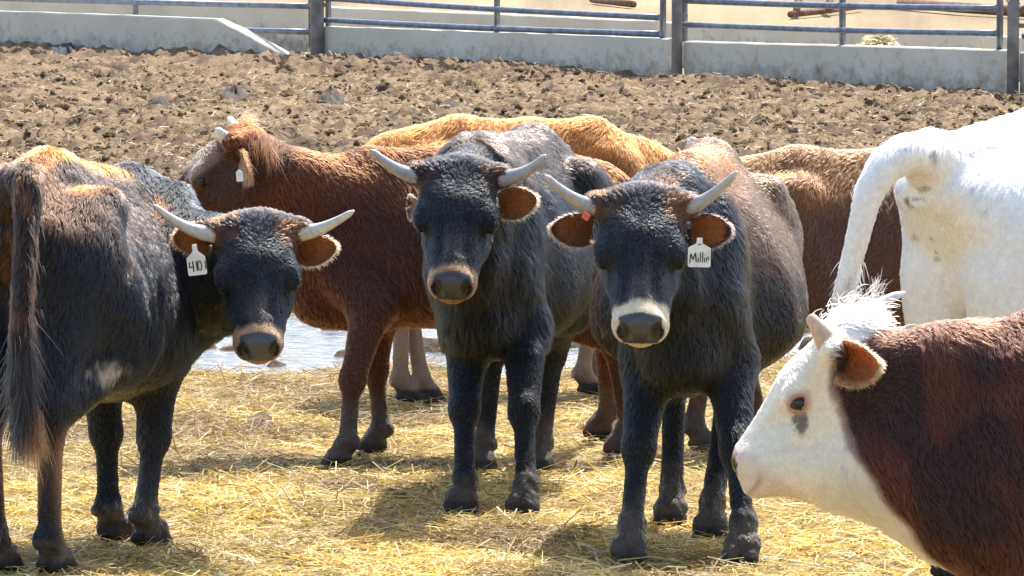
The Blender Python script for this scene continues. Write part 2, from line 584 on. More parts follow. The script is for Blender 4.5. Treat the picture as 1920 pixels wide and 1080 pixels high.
def make_cow(spec):
    S, HS = spec['S'], spec['HS']
    loc, yaw = np.array([*spec['loc'], 0.0]), R(spec['yaw'])
    cy_, sy_ = math.cos(yaw), math.sin(yaw)
    RW = np.array([[cy_, -sy_, 0], [sy_, cy_, 0], [0, 0, 1]])          # local -> world
    tl = lambda p: RW.T @ (np.asarray(p, float) - loc)                 # world point -> local
    dl = lambda d: RW.T @ np.asarray(d, float)
    # head frame
    hy, hp, hr = R(spec['hyaw']), R(spec['hpitch']), R(spec.get('hroll', 0))
    u = np.array([math.cos(hy) * math.cos(hp), math.sin(hy) * math.cos(hp), -math.sin(hp)])
    w = np.array([math.cos(hy) * math.sin(hp), math.sin(hy) * math.sin(hp), math.cos(hp)])
    v = np.cross(w, u)
    v, w = v * math.cos(hr) + w * math.sin(hr), w * math.cos(hr) - v * math.sin(hr)
    u, v, w = dl(u), dl(v), dl(w)
    Rm = np.stack([u, v, w], 1)
    poll = tl(spec['poll'])
    dep = spec.get('depth', 1.0)
    W = lambda a, b, c: poll + HS * (u * a + v * b + w * c * dep)
    hc_ = W(.2, 0, -.08)
    # grid
    hoof = [tl(np.array([p[0], p[1], float(ground_h(np.array([p[0]]), np.array([p[1]]))[0]) + .012])) for p in spec['hooves']]          # front left, front right, hind left, hind right (animal's own sides)
    pts = np.array(hoof + [W(0, .2, 0), W(0, -.2, 0), W(.5, 0, -.1), np.array([.62, 0, .8]) * S, np.array([-.68, 0, .95]) * S] + [tl(p) for p in spec.get('tail', [])])
    lo, hi = pts.min(0) - .16, pts.max(0) + .16
    lo[1], hi[1] = min(lo[1], -.38 * S), max(hi[1], .38 * S)
    lo[2], hi[2] = -0.03, max(hi[2], 1.25 * S)
    co, fi = spec.get('res', (0.0105, 0.0050))
    hx = .30 * HS
    f = Field(axis(lo[0], hi[0], co, hc_[0] - hx, hc_[0] + hx, fi), axis(lo[1], hi[1], co, hc_[1] - hx, hc_[1] + hx, fi),
              axis(lo[2], hi[2], co, hc_[2] - hx, hc_[2] + hx, fi))
    A = lambda x, y, z: np.array([x, y, z]) * S
    wide, slim = spec.get('wide', 1.0), spec.get('slim', 1.0)
    drop = spec.get('drop', 0.0)
    dz = lambda a: -drop * float(sstep(-.35, .25, a))
    f.loft([(a, b + dz(a), c * (wide if abs(a) < .25 else 1) * slim, d) for a, b, c, d in TORSO], S, egg=spec.get('egg', .3))
    f.cone(A(-.52, 0, 1.015), A(-.26, 0, 1.075), .05 * S, .05 * S, .08)                # spine ridge
    f.cone(A(-.26, 0, 1.07), A(.05, 0, 1.055 + dz(.05)), .05 * S, .05 * S, .08)
    f.cone(A(.05, 0, 1.055 + dz(.05)), A(.31, 0, 1.075 + dz(.31)), .05 * S, .055 * S, .08)                  # withers
    tw = spec.get('thick', .80)
    hf = spec.get('hoof', .84)
    for i, s in ((0, 1), (1, -1)):
        h = hoof[i]
        el, sh = A(.27, .125 * s * slim, .56), A(.38, .110 * s * slim, .84)
        el[0] += (h[0] - .31 * S) * .25; el[1] += (h[1] - .14 * S * s) * .3
        fet = h + np.array([-.022, 0, .098]) * S
        kn = el * .46 + fet * .54 + np.array([.022, 0, .0]) * S
        f.ell(sh, np.array([.115, .070, .19]) * S, k=.07)                                # shoulder blade
        f.cone(A(.46, .085 * s * slim, .74), el, .092 * S * slim, .078 * S * slim, .06)
        f.cone(el, kn, .090 * S * tw, .054 * S * tw, .04)
        f.ell(kn, np.array([.060, .055, .070]) * S * tw, k=.025)
        f.cone(kn, fet, .041 * S * tw, .037 * S * tw, .02)
        f.ell(fet, np.array([.047, .045, .050]) * S * tw, k=.02)
        f.cone(fet, h + np.array([.012, 0, .045]) * S, .037 * S * tw, .052 * S * tw, .015)
        for q in (-1, 1):
            f.cone(h + np.array([.018, .021 * q, .048]) * S, h + np.array([.050, .028 * q, .014]) * S, .036 * S * hf, .026 * S * hf, .008)
            f.cone(h + np.array([-.02, .021 * q, .03]) * S, h + np.array([.02, .027 * q, .014]) * S, .026 * S * hf, .024 * S * hf, .005)
            f.ell(h + np.array([-.055, .022 * q, .095]) * S, np.array([.016, .014, .022]) * S, k=.012)   # dew claws
    for i, s in ((2, 1), (3, -1)):
        h = hoof[i]
        hip, sti = A(-.36, .12 * s, .86), A(-.20, .165 * s, .60)
        sti[1] += (h[1] - .13 * S * s) * .3
        fet = h + np.array([-.025, 0, .10]) * S
        hk = np.array([-.50 * S * .5 + (h[0] - .07 * S) * .5, h[1] * .72 + .13 * S * s * .28, .43 * S])
        f.ell(hip + A(-.04, .012 * s, -.10), np.array([.165, .088, .24]) * S, k=.07)      # thigh
        f.cone(hip, sti, .14 * S, .105 * S, .08)
        f.cone(A(-.46, .10 * s, .74), hk + A(0.01, 0, .06), .10 * S, .055 * S, .06)
        f.cone(sti, hk, .105 * S * tw, .052 * S * tw, .05)
        f.cone(hk + A(-.035, 0, .055), hk + A(-.01, 0, -.05), .034 * S * tw, .040 * S * tw, .04)  # point of hock
        f.cone(hk, fet, .045 * S * tw, .039 * S * tw, .02)
        f.ell(fet, np.array([.047, .045, .052]) * S * tw, k=.02)
        f.cone(fet, h + np.array([.012, 0, .045]) * S, .037 * S * tw, .052 * S * tw, .015)
        for q in (-1, 1):
            f.cone(h + np.array([.018, .021 * q, .048]) * S, h + np.array([.050, .028 * q, .014]) * S, .036 * S * hf, .026 * S * hf, .008)
            f.cone(h + np.array([-.02, .021 * q, .03]) * S, h + np.array([.02, .027 * q, .014]) * S, .026 * S * hf, .024 * S * hf, .005)
            f.ell(h + np.array([-.055, .022 * q, .095]) * S, np.array([.016, .014, .022]) * S, k=.012)
        f.cone(A(-.26, .17 * s, .99), A(-.33, .15 * s, .95), .055 * S, .06 * S, .07)      # hook bones
        f.cone(A(-.585, .075 * s, .955), A(-.53, .09 * s, .93), .05 * S, .07 * S, .06)    # pin bones
    # neck
    n0, n1 = A(.30, 0, .97 + dz(.3)), W(.03, 0, -.10)
    mid = (n0 + n1) / 2 + np.array(spec.get('crest', (0, 0, .02))) * S
    f.cone(n0, mid, .105 * S, .098 * S, .08)
    f.cone(mid, n1, .098 * S, .090 * HS, .07)
    t0, t1 = A(.46, 0, .76), W(.10, 0, -.17)
    mt = (t0 + t1) / 2 + np.array(spec.get('throat', (0, 0, -.02))) * S
    f.cone(t0, mt, .118 * S, .095 * S, .08)
    f.cone(mt, t1, .095 * S, .072 * HS, .06)
    f.cone((n0 + t0) / 2, (mid + mt) / 2, .125 * S, .105 * S, .08)
    f.cone((mid + mt) / 2, (n1 + t1) / 2, .105 * S, .09 * HS, .06)
    f.cone(A(.49, 0, .58), mt + np.array([0, 0, -.05]) * S, .075 * S, .045 * S, .09)     # brisket and dewlap
    f.cone(A(.49, 0, .58), A(.30, 0, .52), .075 * S, .055 * S, .09)
    for a, b_, r1, r2, kk in spec.get('extra', []):
        f.cone(tl(a), tl(b_), r1, r2, kk)
    head_field(f, W, Rm, HS, nostril=True, mz=spec.get('muzzle', .88))
    if spec.get('tail'):
        tp = [A(-.56, 0, 1.02)] + [tl(p) for p in spec['tail']]
        tr = spec['tailr']
        tn = np.arange(len(tp)); fine_ = np.linspace(0, len(tp) - 1, 6 * (len(tp) - 1) + 1)
        raw = np.array([np.interp(fine_, tn, np.array(tp)[:, k]) for k in range(3)] + [np.interp(fine_, tn, tr)])
        for _ in range(3):
            raw[:, 1:-1] = raw[:, 1:-1] * .5 + (np.pad(raw, ((0, 0), (2, 2)), mode='edge')[:, 1:-3] + np.pad(raw, ((0, 0), (2, 2)), mode='edge')[:, 3:-1])[:, 1:-1] * .25
        tp, tr = list(raw[:3].T), raw[3]
        for a in range(len(tp) - 1):
            f.cone(tp[a], tp[a + 1], tr[a], tr[a + 1], .012 if a > 3 else .05)
    V, F = f.skin()
    low = sstep(.24, .10, V[:, 2]) * spec.get('mud', .85)
    V = V + vnormals(V, F) * (low * ((fbm(V, 55, 3, 33) - .42) * .020))[:, None]
    Nn = vnormals(V, F)
    # colours and hair lengths
    def regions(P):
        q = (P - poll) @ Rm / HS / np.array([1, 1, dep])
        tt = np.clip(q[:, 0], 0.0, HEAD_L)
        dh = np.sqrt((q[:, 0] - tt) ** 2 + q[:, 1] ** 2 + (q[:, 2] + .085) ** 2)
        hw = 1 - sstep(.135, .19, dh)
        return q, hw
    q, hw = regions(V)
    col, ln = spec['coat'](V / S, Nn, q, hw)
    # muzzle
    wob = (noise3(V, 55, 5) - .5) * .014
    ringm = sstep(.358, .386, q[:, 0] + wob + spec.get('ringw', 0.0) + .3 * np.clip(-(q[:, 2] + .10), 0, .05) - np.where(q[:, 2] > -.05, .012, 0)) * (hw > .4)
    pad = sstep(.412, .418, q[:, 0] + wob * .3) * (q[:, 2] > -.096 + wob * .3) * (np.abs(q[:, 1]) < (.052 + .18 * (q[:, 2] + .06)) * spec.get('muzzle', .88) / .9) * (hw > .4)
    if spec.get('ring') is not None:
        col = col * (1 - ringm[:, None]) + np.array(spec['ring']) * ringm[:, None]
    padc = np.array(spec.get('pad', (.055, .055, .06)))
    col = col * (1 - pad[:, None]) + padc * pad[:, None] * (.8 + .4 * noise3(V, 300, 8))[:, None]
    mo = np.exp(-((q[:, 2] + .117 - .02 * sstep(.44, .38, q[:, 0])) / .006) ** 2) * sstep(.355, .375, q[:, 0]) * (hw > .4)
    mo = mo * sstep(.40, .43, q[:, 0])
    col = col * (1 - .4 * mo[:, None])
    ln = ln * (1 - mo)
    for s in (-1, 1):
        nd = np.linalg.norm((q - np.array([.454, .050 * s, -.052])) / np.array([.024, .022, .029]), axis=1)
        nk = (1 - sstep(.8, 1.15, nd)) * (hw > .4)
        col = col * (1 - nk[:, None]) + np.array((.012, .010, .010)) * nk[:, None]
        ed = np.linalg.norm((q - np.array([.197, .116 * s, -.064])) / np.array([.035, .034, .025]), axis=1)
        ek = 1 - sstep(.7, 1.1, ed)
        col = col * (1 - ek[:, None]) + np.array(spec.get('eyerim', (.065, .056, .054))) * ek[:, None]
        ln = ln * sstep(.75, 1.2, ed)
    ln = np.where(pad > .3, 0, ln) * np.where(ringm > .5, .55, 1)
    # mud on the feet, dark hooves
    zz = V[:, 2]
    mk = (1 - sstep(.10, spec.get('mudtop', .26), zz + (fbm(V, 14, 3, 4) - .5) * .2)) * spec.get('mud', .85)
    col = col * (1 - mk[:, None]) + MUD * (.6 + .9 * fbm(V, 60, 3, 2))[:, None] * mk[:, None]
    hk_ = sstep(.058, .048, zz - (ground_h(V[:, 0] * 0 + loc[0], V[:, 1] * 0 + loc[1])))
    col = col * (1 - hk_[:, None]) + np.array((.040, .033, .028)) * hk_[:, None]
    ln = ln * np.interp(zz, [.05, .09, .25, .5], [.25, .5, .6, 1.0])
    body = mesh_np(spec['name'], V, F, [M_SKIN, M_PAD], None, True, np.clip(col * .85, 0, 1), (pad[F].mean(1) > .5).astype(int))
    body.matrix_world = Matrix.Translation(Vector(loc)) @ Matrix.Rotation(yaw, 4, 'Z')
    set_props(body, spec['label'], spec.get('cat', 'cow'), CATTLE)
    # coat
    n = spec.get('hairs', 70000)
    dens = np.where(ln > .002, 1.0, 0.0) * (1 + 1.6 * hw)
    T, bc = tri_sample(V, F, n, dens)
    mixv = lambda arr: (arr[T] * (bc[..., None] if arr.ndim == 2 else bc)).sum(1)
    P, Nr, C, Ln = mixv(V), mixv(Nn), mixv(col), mixv(ln)
    Nr /= np.linalg.norm(Nr, axis=1)[:, None]
    qh, hh = regions(P)
    flow = np.tile(np.array([-.42, 0, -.9]), (n, 1))
    flow[P[:, 2] < .5 * S] = (-.12, 0, -1)
    wv = qh - np.array([.13, 0, -.02])
    fh = np.stack([wv[:, 0], wv[:, 1], np.zeros(n)], -1)
    fh[:, 0] += np.where(qh[:, 0] > .2, .3, 0)
    fh /= np.maximum(np.linalg.norm(fh, axis=1), .02)[:, None]
    flow = flow * (1 - hh[:, None]) + (fh @ Rm.T) * hh[:, None]
    cl = np.stack([fbm(P, 22, 2, 31 + k) - .5 for k in range(3)], -1)
    cl2 = np.stack([noise3(P, 75, 61 + k) - .5 for k in range(3)], -1)
    flow = flow + cl * spec.get('messy', 1.35) + cl2 * .45
    flow -= Nr * (flow * Nr).sum(1)[:, None]
    flow /= np.maximum(np.linalg.norm(flow, axis=1), 1e-6)[:, None]
    lift = spec.get('lift', .30) + .35 * RNG.random(n) + 1.6 * np.clip(Ln - .03, 0, .04) / .04 * RNG.random(n)
    D = flow + Nr * lift[:, None] + RNG.normal(0, .13, (n, 3))
    D /= np.linalg.norm(D, axis=1)[:, None]
    Ln = Ln * (.55 + .75 * RNG.random(n)) * (.75 + .5 * noise3(P, 30, 9))
    hv = spec.get('vary', 1.0)
    C = np.clip(C * (1 + hv * (.56 * RNG.random(n) - .28))[:, None] * (1 + hv * .4 * (noise3(P, 40, 12) - .5))[:, None], 0, .95)
    tip = P + D * Ln[:, None]
    ci = np.floor(P / spec.get('clump', .013) + (np.stack([noise3(P, 70, 201 + k) for k in range(3)], -1) - .5) * 1.6).astype(np.int64)
    key = (ci[:, 0] * 73856093) ^ (ci[:, 1] * 19349663) ^ (ci[:, 2] * 83492791)
    _, inv, cnt = np.unique(key, return_inverse=True, return_counts=True)
    mt_ = np.stack([np.bincount(inv, tip[:, k]) for k in range(3)], -1) / cnt[:, None]
    pull = (mt_[inv] - tip) / np.maximum(Ln, .004)[:, None] * .6
    pull *= np.minimum(1, .9 / np.maximum(np.linalg.norm(pull, axis=1), 1e-6))[:, None]
    keep = Ln > .0025
    P, D, Ln, C, Nr, pull = P[keep], D[keep], Ln[keep], C[keep], Nr[keep], pull[keep]
    bend = -Nr * .28 + np.array([0, 0, -.10]) + pull
    roots, dirs, lens, cols, bends, r0 = [P - Nr * .0008], [D], [Ln], [C], [bend], [np.full(len(P), spec.get('hr', .0009))]
    # tail switch and other long locks: (world path, count, spread, length, colour, direction)
    for (pts_, cnt, spread, L_, cc, dirw) in spec.get('locks', []):
        pp = np.array([tl(p) for p in pts_])
        tpar = RNG.random(cnt) * (len(pp) - 1)
        i = np.minimum(tpar.astype(int), len(pp) - 2)
        base = pp[i] + (pp[i + 1] - pp[i]) * (tpar - i)[:, None] + RNG.normal(0, spread, (cnt, 3))
        dd = dl(dirw)[None] + RNG.normal(0, .22, (cnt, 3))
        dd /= np.linalg.norm(dd, axis=1)[:, None]
        roots.append(base); dirs.append(dd); lens.append(L_ * (.5 + .7 * RNG.random(cnt)))
        cols.append(np.clip(np.array(cc)[None] * (.55 + .8 * RNG.random(cnt))[:, None], 0, .95))
        bends.append(np.tile(dl((0, 0, -.35)), (cnt, 1)) + RNG.normal(0, .12, (cnt, 3)))
        r0.append(np.full(cnt, .0009))
    # ears, horns, eyes, tags
    def hpt(p):                                     # head-space point, or a world point given as ('w', x, y, z)
        return tuple(Rm.T @ (tl(p[1:]) - poll) / HS / np.array([1, 1, dep])) if p[0] == 'w' else p
    for es in spec.get('ears', []):
        es = dict(es)
        es['base'] = hpt(es['base'])
        es['tip_dir'], es['open_dir'] = Rm.T @ dl(es['tip_dir']), Rm.T @ dl(es['open_dir'])
        ob, EV, EF, EC = make_ear(body, W, **{k_: es[k_] for k_ in es if k_ not in ('fringe', 'hairs')})
        en = es.get('hairs', 2600)
        T2, b2 = tri_sample(EV, EF, en)
        EN = vnormals(EV, EF)
        cen = EV.mean(0)
        p2 = (EV[T2] * b2[..., None]).sum(1); c2 = (EC[T2] * b2[..., None]).sum(1); n2 = (EN[T2] * b2[..., None]).sum(1)
        ed = nz(Rm @ nz(es['tip_dir']))
        d2 = ed * .7 + n2 * .35 + (p2 - cen) * 6 + RNG.normal(0, .35, (en, 3))
        d2 /= np.linalg.norm(d2, axis=1)[:, None]
        roots.append(p2); dirs.append(d2); lens.append(es.get('fringe', .012) * (.5 + RNG.random(en)))
        cols.append(np.clip(c2 * (.7 + .6 * RNG.random(en))[:, None], 0, .95)); bends.append(np.tile(np.array([0, 0, -.25]), (en, 1))); r0.append(np.full(en, .0007))
    hair_curves('coat_hair', np.concatenate(roots), np.concatenate(dirs), np.concatenate(lens), np.concatenate(cols), body,
                np.concatenate(r0), 4, np.concatenate(bends), M_GLOSS if spec.get('glossy') else M_HAIR)
    for hs_ in spec.get('horns', []):
        make_horn(body, W, **{**hs_, 'pts': [hpt(p) for p in hs_['pts']]})
    for s in spec.get('eyes', (-1, 1)):
        m = MB()
        c = W(.197, .1105 * s, -.064)
        r = .0225 * HS
        nlat, nlon = 10, 16
        VV = [c + r * np.array([math.sin(math.pi * (i + .001) / nlat) * math.cos(2 * math.pi * j / nlon), math.sin(math.pi * (i + .001) / nlat) * math.sin(2 * math.pi * j / nlon), math.cos(math.pi * (i + .001) / nlat)]) for i in range(nlat + 1) for j in range(nlon)]
        FF = [[i * nlon + j, (i + 1) * nlon + j, (i + 1) * nlon + (j + 1) % nlon, i * nlon + (j + 1) % nlon] for i in range(nlat) for j in range(nlon)]
        m.add(VV, FF)
        m.build('eye', M_EYE, body, True)
    for tg in spec.get('tags', []):
        make_tag(body, tl, dl, **tg)
    return body


def make_tag(body, tl, dl, top, right, down, size, strokes, neck=.5, mat=None, label=None, small=False):
    """flat plastic tag; top = world point of the neck, right/down = world directions; strokes in unit coords of the plate (x 0..1, y 0..1 down)"""
    r, d = nz(right), np.asarray(down, float)
    d = nz(d - r * np.dot(d, r))
    nrm = np.cross(d, r)
    if np.dot(nrm, np.array([0, -1, 0])) < 0: nrm = -nrm
    w_, h_ = size
    nk = neck * h_
    out = [(-.12, 0), (.12, 0), (.14, nk / h_ * .62), (.36, nk / h_ * .92), (.5, nk / h_ * 1.12), (.5, nk / h_ + .93), (.44, nk / h_ + 1), (-.44, nk / h_ + 1), (-.5, nk / h_ + .93), (-.5, nk / h_ * 1.12), (-.36, nk / h_ * .92), (-.14, nk / h_ * .62)]
    P0 = [np.asarray(top) + r * a * w_ + d * b * h_ for a, b in out]
    m = MB()
    m.hull([tl(p - nrm * .0012) for p in P0], [tl(p + nrm * .0012) for p in P0])
    ob = m.build('ear_tag', mat or M_TAG, body)
    if label: ob['label'] = label
    st = MB()
    st.tube([tl(np.asarray(top) + d * .008 - nrm * .008), tl(np.asarray(top) + d * .008 + nrm * .004)], [.006, .007], 10)
    st.build('tag_button', mat or M_TAG, ob)
    if strokes:
        s = MB()
        for pl, thick in strokes:
            pts = [np.asarray(top) + r * (a - .5) * w_ + d * (nk + b * h_) + nrm * .0016 for a, b in pl]
            if len(pts) <= 5:                                       # sharp pen strokes: one tube per stroke
                for a_, b_ in zip(pts[:-1], pts[1:]):
                    s.tube([tl(a_), tl(b_)], thick * h_, 6)
            else:
                s.tube([tl(p) for p in pts], thick * h_, 6)
        s.build('tag_lettering', M_INK, ob)


# ------------------------------------------------------------------ ground, puddle, straw
PUD_C, PUD_R = np.array([-.10, 22.7]), np.array([2.05, 1.85])


def pud(x, y):
    d = np.sqrt(((x - PUD_C[0]) / PUD_R[0]) ** 2 + ((y - PUD_C[1]) / PUD_R[1]) ** 2)
    return d + (fbm(xy0(x, y), 2.2, 3, 90) - .5) * .5


def manure(x, y):
    """0 on the straw bed, 1 on the trampled manure beyond"""
    return sstep(23.0, 28.0, y + (fbm(xy0(x, y), .6, 2, 77) - .5) * 3)


def ground_h(x, y):
    P = xy0(x, y)
    m = manure(x, y)
    near = (fbm(P, 1.6, 4, 1) - .5) * .085
    bill = lambda sc, sd: np.abs(noise3(P, sc, sd) * 2 - 1)
    far = (fbm(P, .7, 3, 5) - .5) * .16 + (.5 - bill(2.6, 21)) * .07 + (.5 - bill(7.0, 22)) * .05 + (.5 - bill(15.0, 23)) * .030 + (noise3(P, 30, 24) - .5) * .040
    far = far - .038 * sstep(.70, .84, noise3(P, 4.2, 26)) - .03 * sstep(.72, .85, noise3(P, 9.5, 27))
    far = far * (1 - sstep(64, 75, y) * .8)
    wl_ = wall_line_y(x)                                           # manure is banked up against the bunk wall
    bank = sstep(2.2, .1, wl_ - y) * (1 - sstep(-.1, .5, y - wl_)) * np.interp(x, [-6, -2, 1.5, 4.3], [.13, .10, .03, .0])
    bank = bank * (.75 + .6 * fbm(P, 1.1, 3, 43))
    dip = (-.085 + .10 * sstep(.60, .78, fbm(P, 3.2, 3, 95))) * (1 - sstep(.75, 1.12, pud(x, y)))
    behind = sstep(0, 1.2, y - wl_) * (-.02)
    h = near * (1 - m) + far * m * (1 - sstep(-.2, .6, y - wl_)) + bank + dip + behind
    return h


WALL_A, WALL_B = np.array([-1.95, 54.4]), np.array([4.28, 46.9])


def wall_line_y(x):
    return WALL_A[1] + (x - WALL_A[0]) * (WALL_B[1] - WALL_A[1]) / (WALL_B[0] - WALL_A[0])


def build_ground():
    ys = [-60., -20., 0., 5., 9.]
    y = 11.5
    while y < 66:
        ys.append(y); y *= 1.00165
    while y < 5000:
        ys.append(y); y *= 1.12
    ys = np.array(ys)
    us = np.concatenate([-np.geomspace(40, .14, 26), np.linspace(-.13, .13, 520), np.geomspace(.14, 40, 26)])
    sc = np.maximum(ys, 9.0)
    Y, U = np.meshgrid(ys, us, indexing='ij')
    X = U * sc[:, None]
    fx, fy = X.ravel(), Y.ravel()
    Z = np.zeros_like(fx)
    inner = (fy > 5) & (fy < 90) & (np.abs(fx) < 40)
    Z[inner] = ground_h(fx[inner], fy[inner])
    V = np.stack([fx, fy, Z], -1)
    P = xy0(fx, fy)
    ny, nx = X.shape
    i = np.arange(ny - 1)[:, None] * nx + np.arange(nx - 1)[None]
    F = np.stack([i, i + 1, i + nx + 1, i + nx], -1).reshape(-1, 4)
    # the ground's own materials: bedding, manure, wet mud, dry yard soil
    m = manure(fx, fy)[:, None]
    straw = np.array((.26, .185, .075))[None] * (.65 + .7 * fbm(P, 9, 3, 3))[:, None]
    pale = np.array((.185, .128, .070))
    dark = np.array((.085, .056, .034))
    k = sstep(.36, .56, fbm(P * np.array([1, .7, 1]), 5.5, 4, 8, .6))[:, None]
    man = dark * (1 - k) + pale * k
    man = man * (.75 + .5 * noise3(P, 40, 6))[:, None]
    wl_ = wall_line_y(fx)
    bk = (sstep(1.6, .3, wl_ - fy + (fbm(P, 2, 2, 4) - .5) * 1.2))[:, None]
    man = man * (1 - bk) + np.array((.17, .115, .07)) * (.7 + .6 * fbm(P, 8, 2, 9))[:, None] * bk
    c = straw * (1 - m) + man * m
    wet = (1 - sstep(.9, 1.35, pud(fx, fy)))[:, None]
    c = c * (1 - wet) + np.array((.09, .065, .045)) * wet
    yard = sstep(.2, .8, fy - wl_)[:, None]
    dry = np.array((.25, .185, .105)) * (.3 + 1.4 * fbm(P * np.array([1, .35, 1]), 1.1, 6, 14, .65))[:, None]
    c = c * (1 - yard) + dry * yard
    o = mesh_np('ground', V, F, M_GROUND, None, True, np.clip(c, 0, 1))
    set_props(o, kind='structure')
    return o


M_GROUND = mat_attr('pen_ground', 0.9, 0.15, 26, 0.38)
_nt = M_GROUND.node_tree
_b = _nt.nodes.new('ShaderNodeBump'); _b.inputs['Strength'].default_value = .6; _b.inputs['Distance'].default_value = .02
_n = _nt.nodes.new('ShaderNodeTexNoise'); _n.inputs['Scale'].default_value = 38; _n.inputs['Detail'].default_value = 5
_t = _nt.nodes.new('ShaderNodeTexCoord')
_nt.links.new(_t.outputs['Object'], _n.inputs['Vector']); _nt.links.new(_n.outputs['Fac'], _b.inputs['Height'])
_nt.links.new(_b.outputs[0], _nt.nodes['Principled BSDF'].inputs['Normal'])
build_ground()

# standing water behind the animals
M_WATER, nt, N, L, b = mat_new('puddle_water')
rw = N.new('ShaderNodeValToRGB'); rw.color_ramp.elements[0].position, rw.color_ramp.elements[1].position = .36, .52
rw.color_ramp.elements[0].color, rw.color_ramp.elements[1].color = (.045, .042, .038, 1), (.15, .165, .185, 1)  # pale ripple streaks painted into the base colour, standing in for reflected bright sky
L.new(rw.outputs[0], b.inputs['Base Color'])
b.inputs['Roughness'].default_value = .22
b.inputs['IOR'].default_value = 1.33
tc = N.new('ShaderNodeTexCoord'); mp = N.new('ShaderNodeMapping'); mp.inputs['Scale'].default_value = (5, 16, 1)
n1 = N.new('ShaderNodeTexNoise'); n1.inputs['Scale'].default_value = 1.4; n1.inputs['Detail'].default_value = 5
bp = N.new('ShaderNodeBump'); bp.inputs['Strength'].default_value = .8; bp.inputs['Distance'].default_value = .06
L.new(tc.outputs['Object'], mp.inputs[0]); L.new(mp.outputs[0], n1.inputs['Vector']); L.new(n1.outputs['Fac'], bp.inputs['Height']); L.new(n1.outputs['Fac'], rw.inputs[0]); L.new(bp.outputs[0], b.inputs['Normal'])
g = np.linspace(0, 2 * math.pi, 72, endpoint=False)
Vp = [(PUD_C[0] + 2.7 * math.cos(a), PUD_C[1] + 2.4 * math.sin(a), -.034) for a in g]
set_props(mesh_np('water', Vp, [list(range(72))], M_WATER, None, False), kind='structure')


def ribbons(name, x, y, z, ang, tilt, L_, wd, cols, mat, bow, lift=0.0):
    """flat bent stalks, three cross-bars each"""
    n = len(x)
    d = np.stack([np.cos(ang) * np.cos(tilt), np.sin(ang) * np.cos(tilt), np.sin(tilt)], -1)
    roll = RNG.uniform(-.9, .9, n)
    side = np.stack([-np.sin(ang) * np.cos(roll), np.cos(ang) * np.cos(roll), np.sin(roll)], -1)
    up = np.cross(d, side)
    c = np.stack([x, y, z], -1)
    V = np.empty((n, 6, 3))
    for k, t in enumerate((-.5, 0, .5)):
        p = c + d * (t * L_)[:, None] + up * (bow * (1 - abs(t) * 2) * L_)[:, None] + side * (RNG.normal(0, .05, n) * L_ * (k == 1))[:, None]
        hw_ = wd * (1 if k < 2 else .6) * .5
        V[:, 2 * k] = p - side * hw_[:, None]
        V[:, 2 * k + 1] = p + side * hw_[:, None]
    i = np.arange(n)[:, None] * 6
    F = np.concatenate([i + np.array([0, 1, 3, 2]), i + np.array([2, 3, 5, 4])])
    return mesh_np(name, V.reshape(-1, 3), F, mat, None, False, np.repeat(cols, 6, 0))


M_STRAW = mat_attr('straw_stalks', 0.55, 0.35, 90, 0.2, transl=0.25)


def scatter(n, y0, y1, power=0.0, umax=.15):
    yy = y0 + (y1 - y0) * RNG.random(n) ** (1 + power)
    return RNG.uniform(-umax, umax, n) * np.maximum(yy, 12), yy


N_ST = 230000
sx, sy = scatter(int(N_ST * 2.2), 12.2, 25.5, .35)
Pn = xy0(sx, sy)
dn = .35 + .9 * sstep(.35, .6, fbm(Pn, 1.5, 3, 55))
dn *= 1 - .93 * (1 - sstep(.80, 1.10, pud(sx, sy)))
dn *= 1 - .9 * manure(sx, sy)
kp = RNG.random(len(sx)) < dn
sx, sy, Pn = sx[kp][:N_ST], sy[kp][:N_ST], Pn[kp][:N_ST]
n = len(sx)
pile = fbm(Pn, 1.6, 3, 57)
sz = ground_h(sx, sy) + .004 + RNG.random(n) ** 2 * .026 * (.3 + 1.4 * pile)
old = sstep(.44, .62, fbm(Pn, 2.6, 3, 58))
cg = np.array((.80, .58, .155)); cb = np.array((.33, .215, .085)); cw = np.array((.80, .69, .39))
rr = RNG.random(n)[:, None]
cc = np.where(rr < .60, cg, np.where(rr < .82, cb, cw)) * (.7 + .5 * RNG.random(n))[:, None]
old = np.clip(old * .7 + sstep(17.5, 20.5, sy + 2 * (pile - .5)) * .65, 0, 1)
damp = sstep(.55, .66, fbm(Pn, 2.1, 4, 63, .6))[:, None] * .5
cc = cc * (1 - damp) + np.array((.12, .078, .04)) * damp
cc = cc * (1 - .6 * old[:, None]) + np.array((.22, .145, .075)) * (.6 * old[:, None])
so = ribbons('straw', sx, sy, sz, RNG.uniform(0, 2 * math.pi, n), RNG.normal(0, .22, n), RNG.gamma(2.4, .032, n).clip(.015, .2), RNG.uniform(.0018, .0055, n), np.clip(cc, 0, .9), M_STRAW, RNG.normal(.02, .05, n))
set_props(so, 'loose golden straw bedding strewn over the pen floor', 'straw', kind='stuff')

# chopped bedding trodden into the manure
sx, sy = scatter(110000, 23.5, 54, .4)
kp = (sy < wall_line_y(sx) - .15) & (pud(sx, sy) > 1.05) & (RNG.random(len(sx)) < .4 + sstep(.4, .6, fbm(xy0(sx, sy), 1.2, 3, 66)))
sx, sy = sx[kp], sy[kp]
n = len(sx)
cc = np.array((.34, .245, .12)) * (.5 + .8 * RNG.random(n))[:, None]
so = ribbons('chaff', sx, sy, ground_h(sx, sy) + .008, RNG.uniform(0, 6.28, n), RNG.normal(0, .3, n), RNG.uniform(.03, .12, n), RNG.uniform(.004, .012, n), cc, M_STRAW, RNG.normal(.02, .06, n))
set_props(so, 'pale chopped bedding trodden into the manure', 'bedding', kind='stuff')

